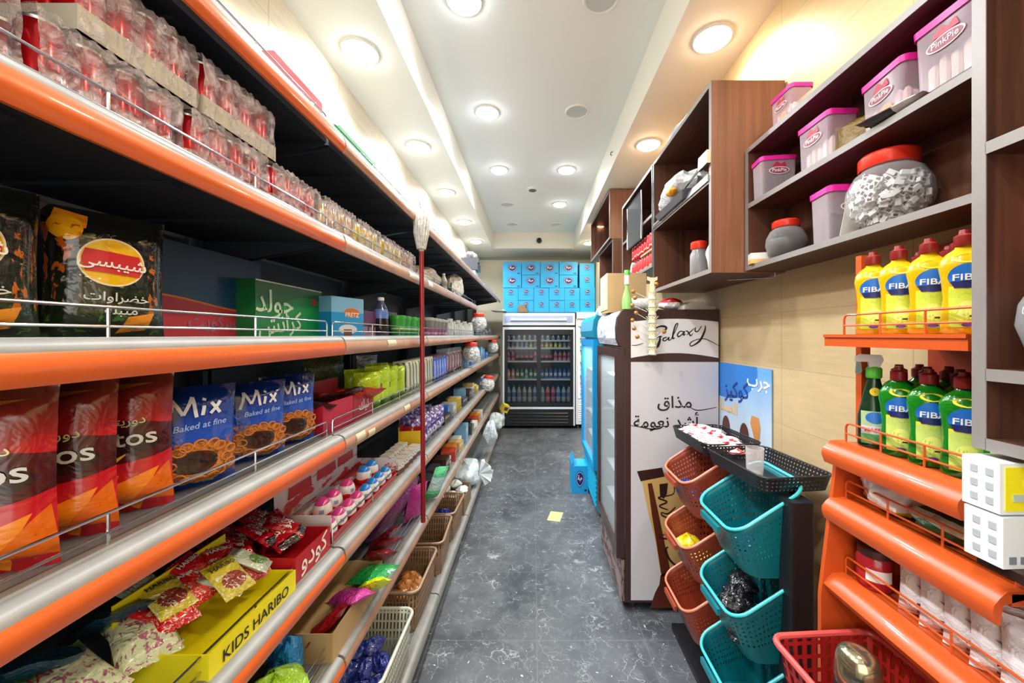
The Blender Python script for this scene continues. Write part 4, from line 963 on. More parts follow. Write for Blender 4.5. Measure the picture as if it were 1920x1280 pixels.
MB().lathe([(.053, .258), (.056, .275), (.052, .31), (.047, .325), (.038, .335), (.02, .341), (.001, .342)], 48, cap=False).build('lid', mat('gold_steel', (176, 170, 140), .15, .9), t, True)
mb = MB(); mb.prism([(-.062, .30), (-.085, .27), (-.088, .05), (-.072, .05), (-.070, .24), (-.055, .27)], -.016, .016, 'y'); mb.build('handle', mat('black_plastic', (24, 24, 26), .4), t, bevel=.004); t.rotation_euler = (0, 0, .9); t.scale = (.78, .78, .98)

# ---------------------------------------------------------------- tiered basket rack
M_blp = perf('black_pierced_plastic', (30, 31, 36), .015, .0036, sy=1.0); M_bl = mat('black_rack_plastic', (28, 29, 34), .4)
t = thing('basket_rack', 'black plastic rack post with two shallow pierced trays on top', 'rack', (0, 0, 0))
MB().prism(rr(.085, .07, .012, 3), .03, 1.13, 'z').build('post', M_bl, t).location = (.915, 1.30, 0)
MB().prism(rr(.07, .06, .01, 3), .03, 1.13, 'z').build('post', M_bl, t).location = (.95, 2.08, 0)
MB().box(.80, 1.06, 1.22, 2.16, 0, .035).build('foot', M_bl, t, bevel=.006)
MB().box(.93, .96, 1.33, 2.06, 1.09, 1.125).build('beam', M_bl, t)
def tray(loc, w, d, rz):
    s = MB(); shell(s, [(rr(w * .9, d * .92, .03), 0), (rr(w, d, .04), .055)], bottom=False); s = s.build('tray_wall', M_blp, t, solid=.002)
    s.location = loc; s.rotation_euler = (0, 0, rz)
    mb = MB(); o_ = rr(w * .9, d * .92, .03); mb.add([(x, y, .001) for x, y in o_], [tuple(range(len(o_)))]); mb.build('tray_floor', M_bl, s, solid=.002)
    mb = MB(); o_ = rr(w, d, .04); mb.tube([(x, y, .056) for x, y in o_], .0035, 6, close=True); mb.build('tray_rim', M_bl, s, True)
tray((.925, 1.50, 1.142), .28, .37, .10); tray((.915, 1.90, 1.142), .28, .37, .06)
def bin_(mm, ms):
    """vegetable-style basket: upright pierced back, body leaning out, wide mouth tilted to the aisle (-X)"""
    def b():
        r = thing('stacking_basket', '', 'basket'); W_ = .30
        # cross-section in x-z, rim from back top (0.26, .20) down to the front lip (0, .0)
        def sec(k, y): return None
        L_, th = .315, math.atan2(.17, .265); rim = [(.0 + (x + L_ / 2) * cos(th), y, (x + L_ / 2) * sin(th)) for x, y in rr(L_, .30, .065, 6)]
        bot = [(.155 + x, y, -.165) for x, y in rr(.17, .25, .05, 6)]; n = len(rim); mb = MB(); K = 7
        per = [0]
        for q in range(n): a_, b_ = rim[q], rim[(q + 1) % n]; per.append(per[-1] + (Vector(a_) - Vector(b_)).length)
        def P_(q, f): e = f ** .8; return tuple(bot[q % n][k] * (1 - e) + rim[q % n][k] * e for k in range(3))
        for k in range(K):
            f0, f1 = k / K, (k + 1) / K
            for q in range(n): mb.add([P_(q, f0), P_(q + 1, f0), P_(q + 1, f1), P_(q, f1)], [(0, 1, 2, 3)], 0, [(per[q], f0 * .2), (per[q + 1], f0 * .2), (per[q + 1], f1 * .2), (per[q], f1 * .2)])
        mb.add(bot, [tuple(range(n))[::-1]], 1)
        mb.build('bin', [mm, ms], r, True, solid=.0025)
        MB().tube(rim, .006, 8, close=True).build('rim', mat('rim_' + mm.name, tuple(min(255, q + 40) for q in ((30, 160, 168) if 'teal' in mm.name else (186, 92, 60))), .35), r, True)
        MB().box(-.018, -.006, -.07, .07, -.035, -.012).build('label_slot', ms, r, bevel=.003)
        return r
    return b
M_te = perf('teal_pierced', (10, 116, 126), .021, .0045, vr=(.04, .16)); M_tes = mat('teal_plastic', (10, 116, 126), .35)
M_br = perf('rust_pierced', (158, 66, 42), .021, .0045, vr=(.04, .16)); M_brs = mat('rust_plastic', (158, 66, 42), .35)
HN = ['top', 'middle', 'lowest']
for k, z in enumerate((1.0, .695, .40)):
    put('teal', bin_(M_te, M_tes), (.70, 1.455, z), 0, f'teal pierced basket, {HN[k]} of the three nearest on the rack', 'teal rack baskets')
    put('rust', bin_(M_br, M_brs), (.70, 1.875, z), 0, f'rust orange pierced basket, {HN[k]} of the three behind the teal ones', 'rust rack baskets')
M_gl = mat('packs_blue', (22, 84, 190), .25, coat=.4, crinkle=.6); M_gy = mat('packs_yellow', (232, 204, 30), .25, coat=.4, crinkle=.6); M_gk = mat('packs_black', (22, 22, 26), .15, coat=.6, crinkle=.9); M_gn = lay('packs_navy', (22, 50, 140), [('ell', .5, .5, .3, .25, (200, 210, 235))], .25, .5)
for key, m_, x, y, z, rot, sc, lb in (('pb', M_gl, .79, 1.93, .875, .5, 1.0, 'blue sachet, farther one in the top rust basket'), ('pb', M_gl, .80, 1.82, .872, 1.2, .95, 'blue sachet, nearer one in the top rust basket'),
        ('pyl', M_gy, .80, 1.93, .575, .6, 1.2, 'yellow sachet, farther one in the middle rust basket'), ('pyl', M_gy, .82, 1.81, .57, 2.4, 1.1, 'yellow sachet, nearer one in the middle rust basket'),
        ('pn', M_gn, .80, 1.41, .885, .9, .8, 'navy blue round-marked sachet in the top teal basket')):
    put(key, (lambda m_=m_: crumple(.12, .09, .075, m_, 3, 'packet')), (x, y, z), rot, lb, None, sc)
for k in range(6): put('pk', lambda: crumple(.13, .10, .06, M_gk, 7, 'packet'), (.80 + .03 * (k % 3), 1.385 + .03 * k, .556 + .02 * k), .9 * k, f'glossy black sachet in the middle teal basket, {["nearest", "second", "third", "fourth", "fifth", "farthest"][k]} in the heap', 'black sachets in the teal basket')
for k in range(5): put('ps', lambda: crumple(.19, .12, .055, lay('red_white_film', (236, 232, 232), [('spot', 5, .56, (206, 50, 66)), ('rect', .1, .9, .40, .50, (190, 40, 60))], .2, .6), 12, 'packet'), (.905 + .012 * (k % 2), 1.735 + .085 * k, 1.147 + .004 * (k % 2)), .2 * (k % 3) - .2, f'red and white soft packet piled on the farther black tray, {["nearest", "second", "third", "fourth", "farthest"][k]}', 'red and white packets on the black tray')
t = thing('drinking_glass', 'clear plastic tumbler standing on the nearer black tray', 'glass', (.875, 1.475, 1.146))
MB().lathe([(.026, 0), (.028, .002), (.0305, .03), (.033, .11), (.0315, .11), (.027, .012), (.001, .010)], 24, cap=False).build('tumbler', clear('tumbler_plastic', (235, 228, 228), .22, .06, .8), t, True)
tag(MB().lathe([(.006, -.003), (.008, 0), (.006, .003)], 10).build('knob', WHITE), 'small white clip on the black tray edge', 'clip', loc=(.775, 1.735, 1.21))

# poster on the wall
t = thing('poster', 'blue ice cream poster with white script on the right wall behind the rack', 'poster', (WR - .004, 1.79, .95))
PW, PH = .56, .585
MB().box(-.004, 0, 0, PW, 0, PH).build('sheet', lay('poster_print', (96, 160, 216), [('grad', .95, .35, (206, 224, 240)), ('ell', .8, .95, .6, .3, (36, 120, 204))], .35, ax='yz'), t)
pf = lambda e: (lambda x, y: (-.0045 - e, PW - x, y))
write(ar('جرب'), pf(.001), WHITE, t, .10, at=(.455, .485), bold=.001)
write(ar('كوكيز'), pf(.0015), mat('poster_navy', (20, 50, 140), .4), t, .12, at=(.25, .40), bold=.001, rot=.1); write(ar('العملاق'), pf(.001), mat('poster_orange', (240, 190, 110), .4), t, .09, at=(.13, .30), bold=.001)
mb = MB(); mb.add([pf(.001)(x, y) for x, y in ((.40, .33), (.46, .33), (.475, .28), (.45, .14), (.41, .24), (.385, .29))], [(0, 1, 2, 3, 4, 5)]); mb.build('printed_cone', mat('cone_print', (206, 140, 80), .5), t)
for cx in (.33, .14): mb = MB(); n = 16; mb.add([pf(.001)(cx + .045 * cos(2 * pi * i / n), .20 + .075 * sin(2 * pi * i / n)) for i in range(n)], [tuple(range(n))]); mb.build('printed_ice_bar', M_choc, t)

# ---------------------------------------------------------------- things on the fridge tops
t = thing('carton', 'large tan cardboard carton on top of the brown fridge', 'carton', (.665, 2.74, 1.858)); MB().box(-.145, .125, -.13, .13, 0, .275).build('box', M_kraft, t, bevel=.003)
MB().box(-.05, .02, -.1315, -.130, .02, .045).build('stamp', mat('olive_print', (120, 130, 60), .6), t); mb = MB().box(-.15, -.1455, -.13, .13, .02, .275).build('side_flap', mat('pale_kraft', (222, 210, 170), .6), t)
t = thing('cup_sleeve', 'sleeve of white paper cups lying on the brown fridge', 'cup stack', (.60, 2.42, 1.90), .1)
mb = MB(); mb.lathe([(.036, 0), (.040, .004), (.036, .008)] , 20, cap=False); mb = MB()
for k in range(8): mb.lathe([(.030, -.03 + k * .022), (.041, .0 + k * .022), (.0405, .002 + k * .022), (.028, -.028 + k * .022)], 20, cap=False)
o = mb.build('cups', WHITE, t, True); o.rotation_euler = (0, -pi / 2, 0); o.location = (.17, 0, 0)
tag(crumple(.14, .12, .075, lay('red_clear_pack', (220, 214, 214), [('rect', 0, 1, .6, 1, (196, 40, 50))], .25, .6), 16, 'packet'), 'clear packet with a red top on the brown fridge, left of the sandals', 'packet', loc=(.885, 2.40, 1.858))
tag(crumple(.11, .12, .085, mat('red_wrapper', (190, 26, 30), .3, crinkle=.6), 17, 'packet'), 'red packet at the back of the brown fridge top', 'packet', loc=(.97, 2.56, 1.858))
for k in range(2): put('sandal', lambda: MB().prism([(-.11, 0), (.11, 0), (.115, .018), (.06, .022), (.03, .045), (-.06, .05), (-.11, .02)], -.035, .035, 'y').build('sandal', mat('white_rubber', (220, 216, 206), .5), None, bevel=.01), (1.03, 2.36 + .09 * k, 1.859), .25 + k * .1, ('nearer' if k == 0 else 'farther') + ' white rubber sandal on top of the brown fridge', 'sandals on the brown fridge')
for o in C.objects:
    if o.name.startswith('sandal'): o['category'] = 'sandal'
t = thing('spray_bottle', 'clear and green spray bottle with a green cap on the corner of the brown fridge', 'spray bottle', (.585, 2.335, 1.858))
MB().lathe([(.022, 0), (.030, .004), (.032, .05), (.026, .085), (.012, .13), (.012, .16)], 16, sy=.7).build('body', mat('pale_green_liquid', (150, 206, 120), .15, coat=.4), t, True); MB().lathe([(.015, .158), (.016, .162), (.015, .215), (.012, .22)], 12).build('neck', WHITE, t, True); MB().lathe([(.017, .218), (.017, .243), (.014, .247)], 12).build('cap', mat('bright_green_plastic', (88, 190, 60), .35), t, True)
# cream lollipop tower hung against the printed side
M_cr = mat('cream_plastic', (236, 230, 196), .35)
t = thing('lollipop_stand', 'cream plastic lollipop tower hanging against the side of the brown fridge', 'lollipop stand', (.712, 2.235, 1.58))
mb = MB()
for k in range(8):
    z = k * .047; mb.lathe([(.021, z), (.026, z + .006), (.021, z + .014), (.022, z + .038), (.027, z + .047)], 16, cap=False)
mb.build('tower', M_cr, t, True)
mb = MB(); mb.prism([(-.014, .37), (.014, .37), (.012, .44), (.03, .45), (.03, .47), (.012, .464), (-.012, .464), (-.03, .47), (-.03, .45), (-.012, .44)], -.004, .004, 'y'); mb.build('hanger', M_cr, t)
for k in range(7):
    z = .03 + k * .047; s = MB(); 
    for q in range(10): a = 2 * pi * q / 10; s.tube([(.024 * cos(a), .024 * sin(a), z), (.036 * cos(a), .036 * sin(a), z + .014)], .0022, 5)
    s.build('holder_ring', M_cr, t)
rn = random.Random(5)
for i, (z, a) in enumerate(((.12, 3.3), (.17, 3.0), (.21, 3.5), (.26, 2.9), (.30, 3.4), (.34, 3.2), (.37, 4.6), (.10, 5.0), (.07, 3.6))):
    def lolly():
        r = thing('lollipop', '', 'lollipop'); MB().tube([(.0, 0, 0), (.075, 0, .035)], .0018, 6).build('stick', WHITE, r); o = MB(); o.ball((.085, 0, .04), .013, n=12); o.build('candy', mat('caramel_candy', (176, 120, 44), .2, coat=.5, vary=.4), r, True); return r
    put('lolly', lolly, (.712 + .03 * cos(a), 2.235 + .03 * sin(a), 1.58 + z), a, f'caramel lollipop stuck in the cream tower, {["second lowest", "third", "fourth", "fifth", "sixth", "seventh", "topmost", "lower front", "lowest"][i]} one up', 'lollipops in the cream tower')
# on the teal fridge
tag(carton(.14, .2, .10, mat('white_brown_carton', (214, 204, 188), .5), 'small_carton')(), 'small pale carton on top of the teal fridge', 'carton', loc=(.72, 3.62, 1.886))
tag(crumple(.16, .3, .11, mat('white_paper_roll', (232, 234, 236), .5), 23, 'paper_bundle'), 'white paper bundle on the teal fridge behind the small pale carton', 'bundle', loc=(.74, 3.92, 1.886))
# cans on trays in the farther cabinet
def lay_can(n, c): return lay(n, c, [('rect', 0, 1, .40, .62, tuple(min(255, q + 45) for q in c)), ('rect', .3, .7, .12, .36, (225, 220, 215))], .2, metal=.35)
M_cola = lay('red_cola_can', (186, 24, 30), [('wave', .62, .09, 8, 0, (196, 28, 34)), ('wave', .30, .05, 9, 1, (224, 200, 200)), ('wave', .22, .05, 9, 1, (178, 20, 28))], .18, metal=.4)
for j, z in enumerate((2.167, 2.303)):
    for i in range(9):
        for x in ((.855,) if i > 3 else (.855, .925)):
            put('cola', can(0, m=M_cola), (x, 2.60 + .066 * i, z + (.004 if j else 0)), i, f'red cola can in the walnut cabinet above the fridges, {("lower", "upper")[j]} layer, {ORD[i]} {"in front" if x < .9 else "at the back"}', 'cola cans in the walnut cabinet')
tag(MB().box(.82, .96, 2.56, 2.86, 2.2905, 2.3045).build('can_tray', M_kraft), 'cardboard tray between the two layers of cola cans in the walnut cabinet', 'tray')
tag(crumple(.15, .30, .19, M_cb, 33, 'plastic_wrap'), 'white plastic wrap bunched over the farther cola cans in the walnut cabinet', 'plastic wrap', loc=(.92, 3.18, 2.186))
# ---------------------------------------------------------------- goods on the left shelves
Z1, Z2, Z3, Z4, Z5, Z6, Z7 = 2.368, 2.037, 1.691, 1.361, .986, .623, .151
def text_box(w, d, h, m, texts=(), side='x', name='box', extra=()):
    """closed box; local front is -Y, so rotate by 90 degrees to face the aisle"""
    def b():
        t = thing('carton', '', 'carton'); MB().box(-w / 2, w / 2, -d / 2, d / 2, 0, h).build(name, m, t, bevel=.0015)
        for s, size, x, y, mm, kw in texts: write(s, plane((0, -d / 2 - .0005, 0), (1, 0, 0), (0, 0, 1), (0, -1, 0), .001), mm, t, size, at=(x, y), **kw)
        for nm, x0, x1, z0, z1, mm in extra: MB().box(x0, x1, -d / 2 - .0012, -d / 2, z0, z1).build(nm, mm, t)
        return t
    return b
RQ = pi / 2
put('redbox', text_box(.23, .15, .095, mat('red_carton', (206, 40, 48), .4), [(ar('كرسبى'), .075, -.03, .02, WHITE, dict(slant=.15))]), (-.77, 1.115, Z1), RQ, 'red carton with white script on the topmost left shelf')
put('greenbox', text_box(.30, .15, .085, mat('green_carton', (20, 150, 80), .4), [(ar('جولد'), .06, .02, .02, WHITE, {})]), (-.77, 1.49, Z1), RQ, 'green carton on the topmost left shelf just past the red one')
put('stk1', text_box(.16, .24, .14, mat('pale_blue_carton', (170, 206, 226), .5)), (-.80, 4.75, Z1), 0, 'pale blue carton at the far end of the topmost left shelf, under two dark boxes')
put('stk2', text_box(.20, .26, .09, mat('dark_grey_carton', (52, 52, 60), .5)), (-.79, 4.75, Z1 + .142), 0, 'dark grey box stacked above the pale blue carton on the topmost left shelf')
put('stk3', text_box(.22, .26, .06, mat('dark_grey_carton', (52, 52, 60), .5)), (-.80, 4.76, Z1 + .234), 0.1, 'dark grey box uppermost over the pale blue carton on the topmost left shelf')
tag(crumple(.16, .22, .09, M_cb, 41, 'plastic_wrap'), 'white plastic wrap on top of the dark boxes, topmost left shelf', 'plastic wrap', loc=(-.80, 4.76, Z1 + .296))

# cans under shrink wrap
M_red = lay('red_soda_can', (168, 14, 26), [('wave', .70, .10, 7, 0, (186, 20, 30)), ('wave', .34, .05, 9, 1, (214, 180, 182)), ('wave', .26, .05, 9, 1, (158, 14, 24)), ('rect', 0, 1, 0, .05, (200, 200, 205))], .16, metal=.45)
M_yc = lay('yellow_soda_can', (214, 190, 70), [('wave', .55, .1, 9, 0, (226, 204, 60)), ('ell', .5, .5, .3, .2, (240, 240, 220)), ('rect', 0, 1, .84, 1, (200, 200, 205))], .16, metal=.35)
M_tc = lay('tan_soda_can', (206, 160, 110), [('ell', .5, .55, .3, .2, (240, 226, 200)), ('rect', 0, 1, .84, 1, (200, 200, 205))], .16, metal=.35)
M_film = clear('shrink_wrap', (236, 226, 234), .10, .10, .9, .9, 42, .55)
def wrapfilm(x0, x1, y0, y1, z0, z1, lab, seed, grp='shrink wrap sleeves on the can shelf'):
    """a sleeve of shrunk film following the tops of the cans"""
    rn = random.Random(seed); ph = [rn.uniform(0, 6) for _ in range(6)]; w, d, h = x1 - x0, y1 - y0, z1 - z0; n = 40
    def f(a, b):
        y = y0 + d * a; s = b * 3; r = .012
        wob = .003 * sin(60 * a + ph[0]) + .002 * sin(37 * b * 3 + ph[1] + 9 * a)
        if s < 1: return (x1 + .003 + wob + .004 * abs(sin(pi * a * d / .055)), y, z0 + h * s)
        if s < 2: return (x1 + .002 - w * (s - 1), y, z0 + h + .003 + wob + .003 * abs(sin(pi * a * d / .055)))
        return (x0 - .002 - wob, y, z0 + h * (3 - s))
    mb = MB(); mb.grid(f, n, 24)
    tag(mb.build('shrink_wrap', M_film, None, True), lab, 'shrink wrap', grp)
PK = [(.28, .50, M_red, 'red', 1), (.52, .735, M_red, 'red', 1), (.755, .97, M_red, 'red', 1), (.99, 1.205, M_red, 'red', 0), (1.235, 1.45, M_tc, 'tan', 0), (1.47, 1.69, M_yc, 'yellow', 0), (1.72, 1.94, M_yc, 'yellow', 0), (1.96, 2.18, M_tc, 'tan', 0)]
for i, (a, b, m, cn, two) in enumerate(PK):
    for j in range(2):
        for k in range(4):
            put('can' + cn, can(0, m=m, h=.118, r=.0262), (-.722 - .055 * j, a + .027 + (b - a - .054) * k / 3, Z2), k + i, f'{cn} soda can, pack {ORD[i] if i else "nearest the camera"} on the can shelf, {("front", "back")[j]} row, {ORD[k]}', f'{cn} soda cans')
    wrapfilm(-.81, -.692, a - .002, b + .002, Z2 + .001, Z2 + .119, f'hazy shrink wrap around the {ORD[i]} lower pack of {cn} cans', 50 + i)
M_tray = mat('grey_board_tray', (196, 192, 176), .6, vary=.12)
for i, (a, b) in enumerate(((.565, .765), (.78, 1.0))):
    t = thing('can_tray', f'shallow grey board tray of red cans on the lower packs, {("nearer", "farther")[i]} of two', 'tray', (0, 0, 0), group='board trays of the upper can layer')
    mb = MB(); z = Z2 + .1235; mb.box(-.86, -.69, a, b, z, z + .003); mb.box(-.693, -.690, a, b, z, z + .042); mb.box(-.86, -.857, a, b, z, z + .042); mb.box(-.857, -.693, a, a + .003, z, z + .042); mb.box(-.857, -.693, b - .003, b, z, z + .042); mb.build('tray', M_tray, t)
    for j in range(3):
        for k in range(4): put('canred', None, (-.722 - .054 * j, a + .03 + (b - a - .06) * k / 3, z + .0035), k, f'red soda can in the {("nearer", "farther")[i]} upper tray, {("front", "middle", "back")[j]} row, {ORD[k]}', 'red soda cans in the upper trays')
    wrapfilm(-.857, -.694, a, b, z + .004, z + .123, f'shrink wrap over the upper tray of red cans, the {("nearer", "farther")[i]}', 70 + i)
tag(crumple(.2, .42, .15, clear('brownish_film', (190, 176, 160), .7, .2, .5, .8, 30, .3), 61, 'plastic_bag'), 'brownish plastic bag right of the mop pole on the second left shelf', 'plastic bag', loc=(-.80, 2.72, Z2))
put('tonic', drink(.16, .028, LQ['milk'], CAPC['white']), (-.725, 3.02, Z2), 0, 'white bottle with a blue label on the second left shelf beyond the brownish bag')
tag(crumple(.16, .34, .24, lay('white_garlic_net', (222, 216, 206), [('spot', 16, .6, (110, 100, 96))], .6, 1.0), 63, 'net_bag'), 'white net bag of bulbs on the second left shelf', 'net bag', loc=(-.77, 3.62, Z2))

# third shelf: glossy black crisps, cartons, bottle, tubs
M_tig = lay('black_crisp_bag', (20, 22, 20), [('grad', .75, .2, (26, 40, 22)), ('poly', [(.02, .80), (.30, .84), (.34, .95), (.1, .98)], (236, 140, 20)), ('ell', .16, .84, .12, .10, (240, 168, 20)), ('spotin', 7, .54, .0, .26, .25, .86, (176, 84, 24)), ('spotin', 8, .56, .80, 1, .2, .7, (190, 100, 30)), ('poly', [(.55, .05), (.80, .08), (.86, .22), (.62, .18)], (240, 150, 24)), ('spotin', 9, .6, 0, 1, 0, .3, (60, 110, 40)),
             ('ell', .5, .60, .27, .185, (240, 222, 190)), ('ell', .5, .60, .255, .172, (238, 186, 24))], .12, .5, 16, coat=.6)
def tig_band(onto):
    mb = MB(); mb.grid(lambda a, b: onto((-.040 + .080 * a) * (.985 - .12 * abs(2 * b - 1)), .124 + .040 * b + .006 * (1 - a) - .004), 12, 5); return mb
put('crisp', upright_bag(.16, .24, .075, M_tig, [(ar('شيبسى'), .029, 0, .134, WHITE, dict(rot=-.08, wide=1.0, lift=.003)), (ar('خضراوات'), .022, .005, .072, mat('silver_print', (216, 220, 222), .3), dict(rot=-.05)), (ar('متبلة'), .022, .01, .048, mat('silver_print', (216, 220, 222), .3), {})], 3, [('logo_band', tig_band, REDP)]),
    (-.815, .715, Z3), 1.05, 'glossy black crisp bag with a yellow and red oval logo, third left shelf')
put('crisp', None, (-.85, .545, Z3), 1.1, 'glossy black crisp bag at the left edge of the photo, third left shelf')
M_dep = lay('blue_red_carton', (22, 78, 128), [('grad', .3, 1., (16, 44, 66)), ('wave', .40, .055, 4.2, 1.2, (226, 130, 50)), ('wave', .38, .055, 4.2, 1.2, (190, 52, 70))], .4)
put('wave', text_box(.40, .10, .25, M_dep, [(ar('بسكويت'), .05, .02, .03, mat('faint_violet_print', (150, 110, 150), .4), {})]), (-.97, 1.06, Z3), RQ, 'large blue carton with a red wave at the back of the third left shelf')
put('gold', text_box(.36, .13, .185, lay('deep_green_carton', (22, 128, 66), [('grad', .3, 1, (12, 84, 42)), ('ell', .75, .3, .5, .5, (22, 140, 70))], .35), [(ar('جولد'), .10, -.09, .085, mat('pale_green_print', (206, 234, 210), .4), {}), (ar('كرانش'), .085, -.06, .02, mat('pale_green_print', (206, 234, 210), .4), dict(rot=.12))], extra=[('red_square', .115, .14, .125, .15, REDP), ('silver_top_line', -.18, .18, .180, .184, SILV)]),
    (-.925, 1.335, Z3), RQ, 'deep green carton with pale hand-written script on the third left shelf')
put('bluef', text_box(.17, .08, .165, lay('cyan_pretzel_carton', (30, 150, 220), [('rect', .0, 1, .62, 1, (120, 180, 220)), ('ell', .62, .62, .25, .12, (200, 110, 40)), ('ell', .5, .2, .28, .12, (220, 225, 235)), ('rect', .36, .62, .02, .2, (120, 70, 50))], .35), [('PRETZ', .026, .02, .085, WHITE, {})]), (-.81, 1.57, Z3), 1.25, 'cyan carton with an orange snack picture right of the deep green carton')
put('purp', text_box(.16, .10, .12, lay('purple_carton', (92, 50, 96), [('rect', 0, 1, 0, .4, (150, 120, 160))], .4), [('DO', .05, 0, .02, BLACK, {})]), (-.80, 1.76, Z3), 1.35, 'purple and lilac carton left of the dark bottle on the third left shelf')
t = put('darkb', drink(.19, .036, lay('dark_bottle_body', (70, 74, 110), [('rect', 0, 1, .1, .5, (30, 22, 34)), ('rect', 0, 1, .5, .75, (100, 130, 200))], .1), CAPC['white']), (-.735, 1.80, Z3), 0, 'clear bottle of dark drink on the third left shelf')
put('purp2', text_box(.20, .12, .135, lay('plum_carton', (110, 60, 110), [('rect', 0, 1, .75, 1, (70, 78, 70))], .4)), (-.84, 2.02, Z3), 1.5, 'plum coloured carton right of the dark bottle on the third left shelf')
def cup(m, lid, r=.035, h=.09, sq=False):
    def b():
        t = thing('lidded_tub', '', 'tub'); MB().lathe([(r * .82, 0), (r, h * .85)], 6 if sq else 16).build('body', m, t, not sq); MB().lathe([(r * 1.06, h * .84), (r * 1.06, h * .97), (r * .98, h)], 6 if sq else 16).build('lid', lid, t, not sq); return t
    return b
M_gt = lay('green_tub', (50, 160, 50), [('rect', 0, 1, .1, .35, (40, 130, 40)), ('rect', 0, 1, .4, .5, (200, 226, 160))], .35)
for k in range(4): put('gtub', cup(M_gt, mat('green_lid', (60, 170, 60), .3), .042, .115), (-.735 - .005 * (k % 2), 2.02 + .10 * k, Z3), k, f'green lidded tub on the third left shelf, {ORD[k]} of four', 'green tubs')
M_pk = lay('pink_grey_tub', (160, 70, 116), [('rect', 0, 1, .5, 1, (120, 116, 112)), ('rect', .2, .8, .1, .3, (200, 150, 180))], .3)
for k in range(5): put('ptub', cup(M_pk, mat('clear_grey_lid', (170, 172, 168), .2), .048, .13), (-.735, 2.58 + .105 * k, Z3), k, f'grey-lidded pink tub past the mop pole on the third left shelf, {ORD[k]} of five', 'pink tubs')
M_gj = clear('pale_jar_glass', (214, 218, 216), .55, .1, .6)
for k in range(12):
    sc = (1, 1, 1 + .35 * ((k * 5) % 3) / 2); put('gjar', lambda: (lambda t: (MB().lathe([(.034, 0), (.04, .005), (.04, .08), (.03, .095)], 14).build('jar', M_gj, t, True), MB().lathe([(.034, .094), (.034, .112), (.001, .113)], 14, cap=False).build('lid', mat('pale_metal_lid', (206, 204, 196), .3, .4), t, True), t)[-1])(thing('glass_jar', '', 'jar')), (-.735, 3.14 + .112 * k, Z3), k, f'pale glass jar in the third left shelf\'s far row, {ORD[k]} from the pink tubs', 'pale glass jars', sc)
# fourth shelf: tortilla chips and pretzel bags
M_dor = lay('red_tortilla_bag', (188, 20, 36), [('grad', .60, .92, (96, 34, 16)), ('poly', [(0, .90), (0, .78), (.5, .86), (1, .74), (1, .92)][::1], (150, 84, 16)), ('ell', .5, .52, .62, .15, (70, 14, 22)), ('ell', .5, .50, .42, .09, (44, 20, 24)),
            ('poly', [(.10, .16), (.50, .02), (.62, .30)], (226, 116, 20)), ('poly', [(.45, .20), (.72, .0), (.90, .32)], (236, 136, 24)), ('poly', [(.70, .10), (1.0, .06), (.96, .34)], (220, 104, 16)), ('spotin', 9, .62, .1, .95, 0, .32, (180, 60, 20))], .22, .35, 18, coat=.4)
M_sil = mat('silver_letter', (206, 208, 208), .35, .2)
def vee(onto):
    mb = MB(); L = [[(-.035, .115, .002), (-.012, .088, .010), (-.006, .082, .012)], [(-.006, .082, .012), (.006, .098, .009), (.030, .118, .002)]]; return strokes(mb, L, onto)
put('dor', upright_bag(.18, .27, .075, M_dor, [('Doritos', .043, 0, .132, M_sil, dict(wide=1.05, rot=.04)), (ar('دوريتوس'), .020, .02, .172, mat('yellowish_print', (226, 224, 160), .4), dict(rot=.06)), (ar('قطعة'), .018, -.045, .085, WHITE, {})], 5, [('logo_vee', vee, mat('vee_yellow', (226, 196, 60), .35))]),
    (-.785, .515, Z4), .50, 'red tortilla chip bag nearest the camera on the fourth left shelf')
put('dor', None, (-.80, .61, Z4), .46, 'red tortilla chip bag, second from the camera on the fourth left shelf')
put('dor', None, (-.80, .705, Z4), .58, 'red tortilla chip bag beside the dark blue pretzel bag')
M_mix = lay('blue_pretzel_bag', (18, 74, 186), [('grad', .55, .95, (12, 34, 92)), ('ell', .55, .27, .46, .20, (196, 128, 60)), ('spotin', 13, .52, .1, 1, .08, .48, (150, 84, 34)), ('ell', .50, .28, .24, .11, (60, 36, 28)), ('ell', .5, .285, .20, .085, (40, 24, 22)), ('rect', .62, .74, .03, .06, (170, 190, 90))], .15, .55, 15, coat=.5)
def mixw(onto):
    q = lambda L: [(x - .005, y, .0065) for x, y in L]
    return strokes(MB(), [q([(-.040, .155), (-.034, .178), (-.030, .200)]), q([(-.030, .200), (-.022, .182), (-.015, .168)]), q([(-.015, .168), (-.006, .186), (.004, .203)]), q([(.004, .203), (.005, .18), (.008, .160)]),
        q([(.018, .163), (.020, .175), (.021, .184)]), q([(.022, .194), (.023, .197), (.024, .199)]), q([(.032, .165), (.042, .177), (.051, .190)]), q([(.034, .189), (.042, .177), (.050, .164)])], lambda x, y: (onto(x, y)[0], onto(x, y)[1] - .001, y))
def rings(onto):
    mb = MB(); rn = random.Random(2)
    for k in range(16):
        a = 2 * pi * k / 16; cx, cy = .008 + .062 * cos(a) * (1 if k % 2 else .8), .062 + .040 * sin(a); 
        mb.tube([onto(cx + .011 * cos(q * pi / 5), cy + .009 * sin(q * pi / 5)) for q in range(10)], .0022, 5, close=True)
    return mb
put('mix', upright_bag(.17, .225, .08, M_mix, [('Baked at fine', .018, .01, .136, mat('light_blue_letter', (150, 180, 240), .4), dict(slant=.25, rot=.06))], 8, [('brand_writing', mixw, mat('pale_letter', (222, 226, 232), .4)), ('pretzel_rings', rings, mat('pretzel_brown', (196, 120, 50), .5))]),
    (-.765, .83, Z4), 1.0, 'dark blue pretzel bag nearest the camera, beside the red chip bags')
put('mix', None, (-.765, 1.02, Z4), 1.02, 'dark blue pretzel bag, middle one of the three', sc=.94)
put('mix', None, (-.765, 1.165, Z4), 1.05, 'dark blue pretzel bag beside the red display box', sc=.96)
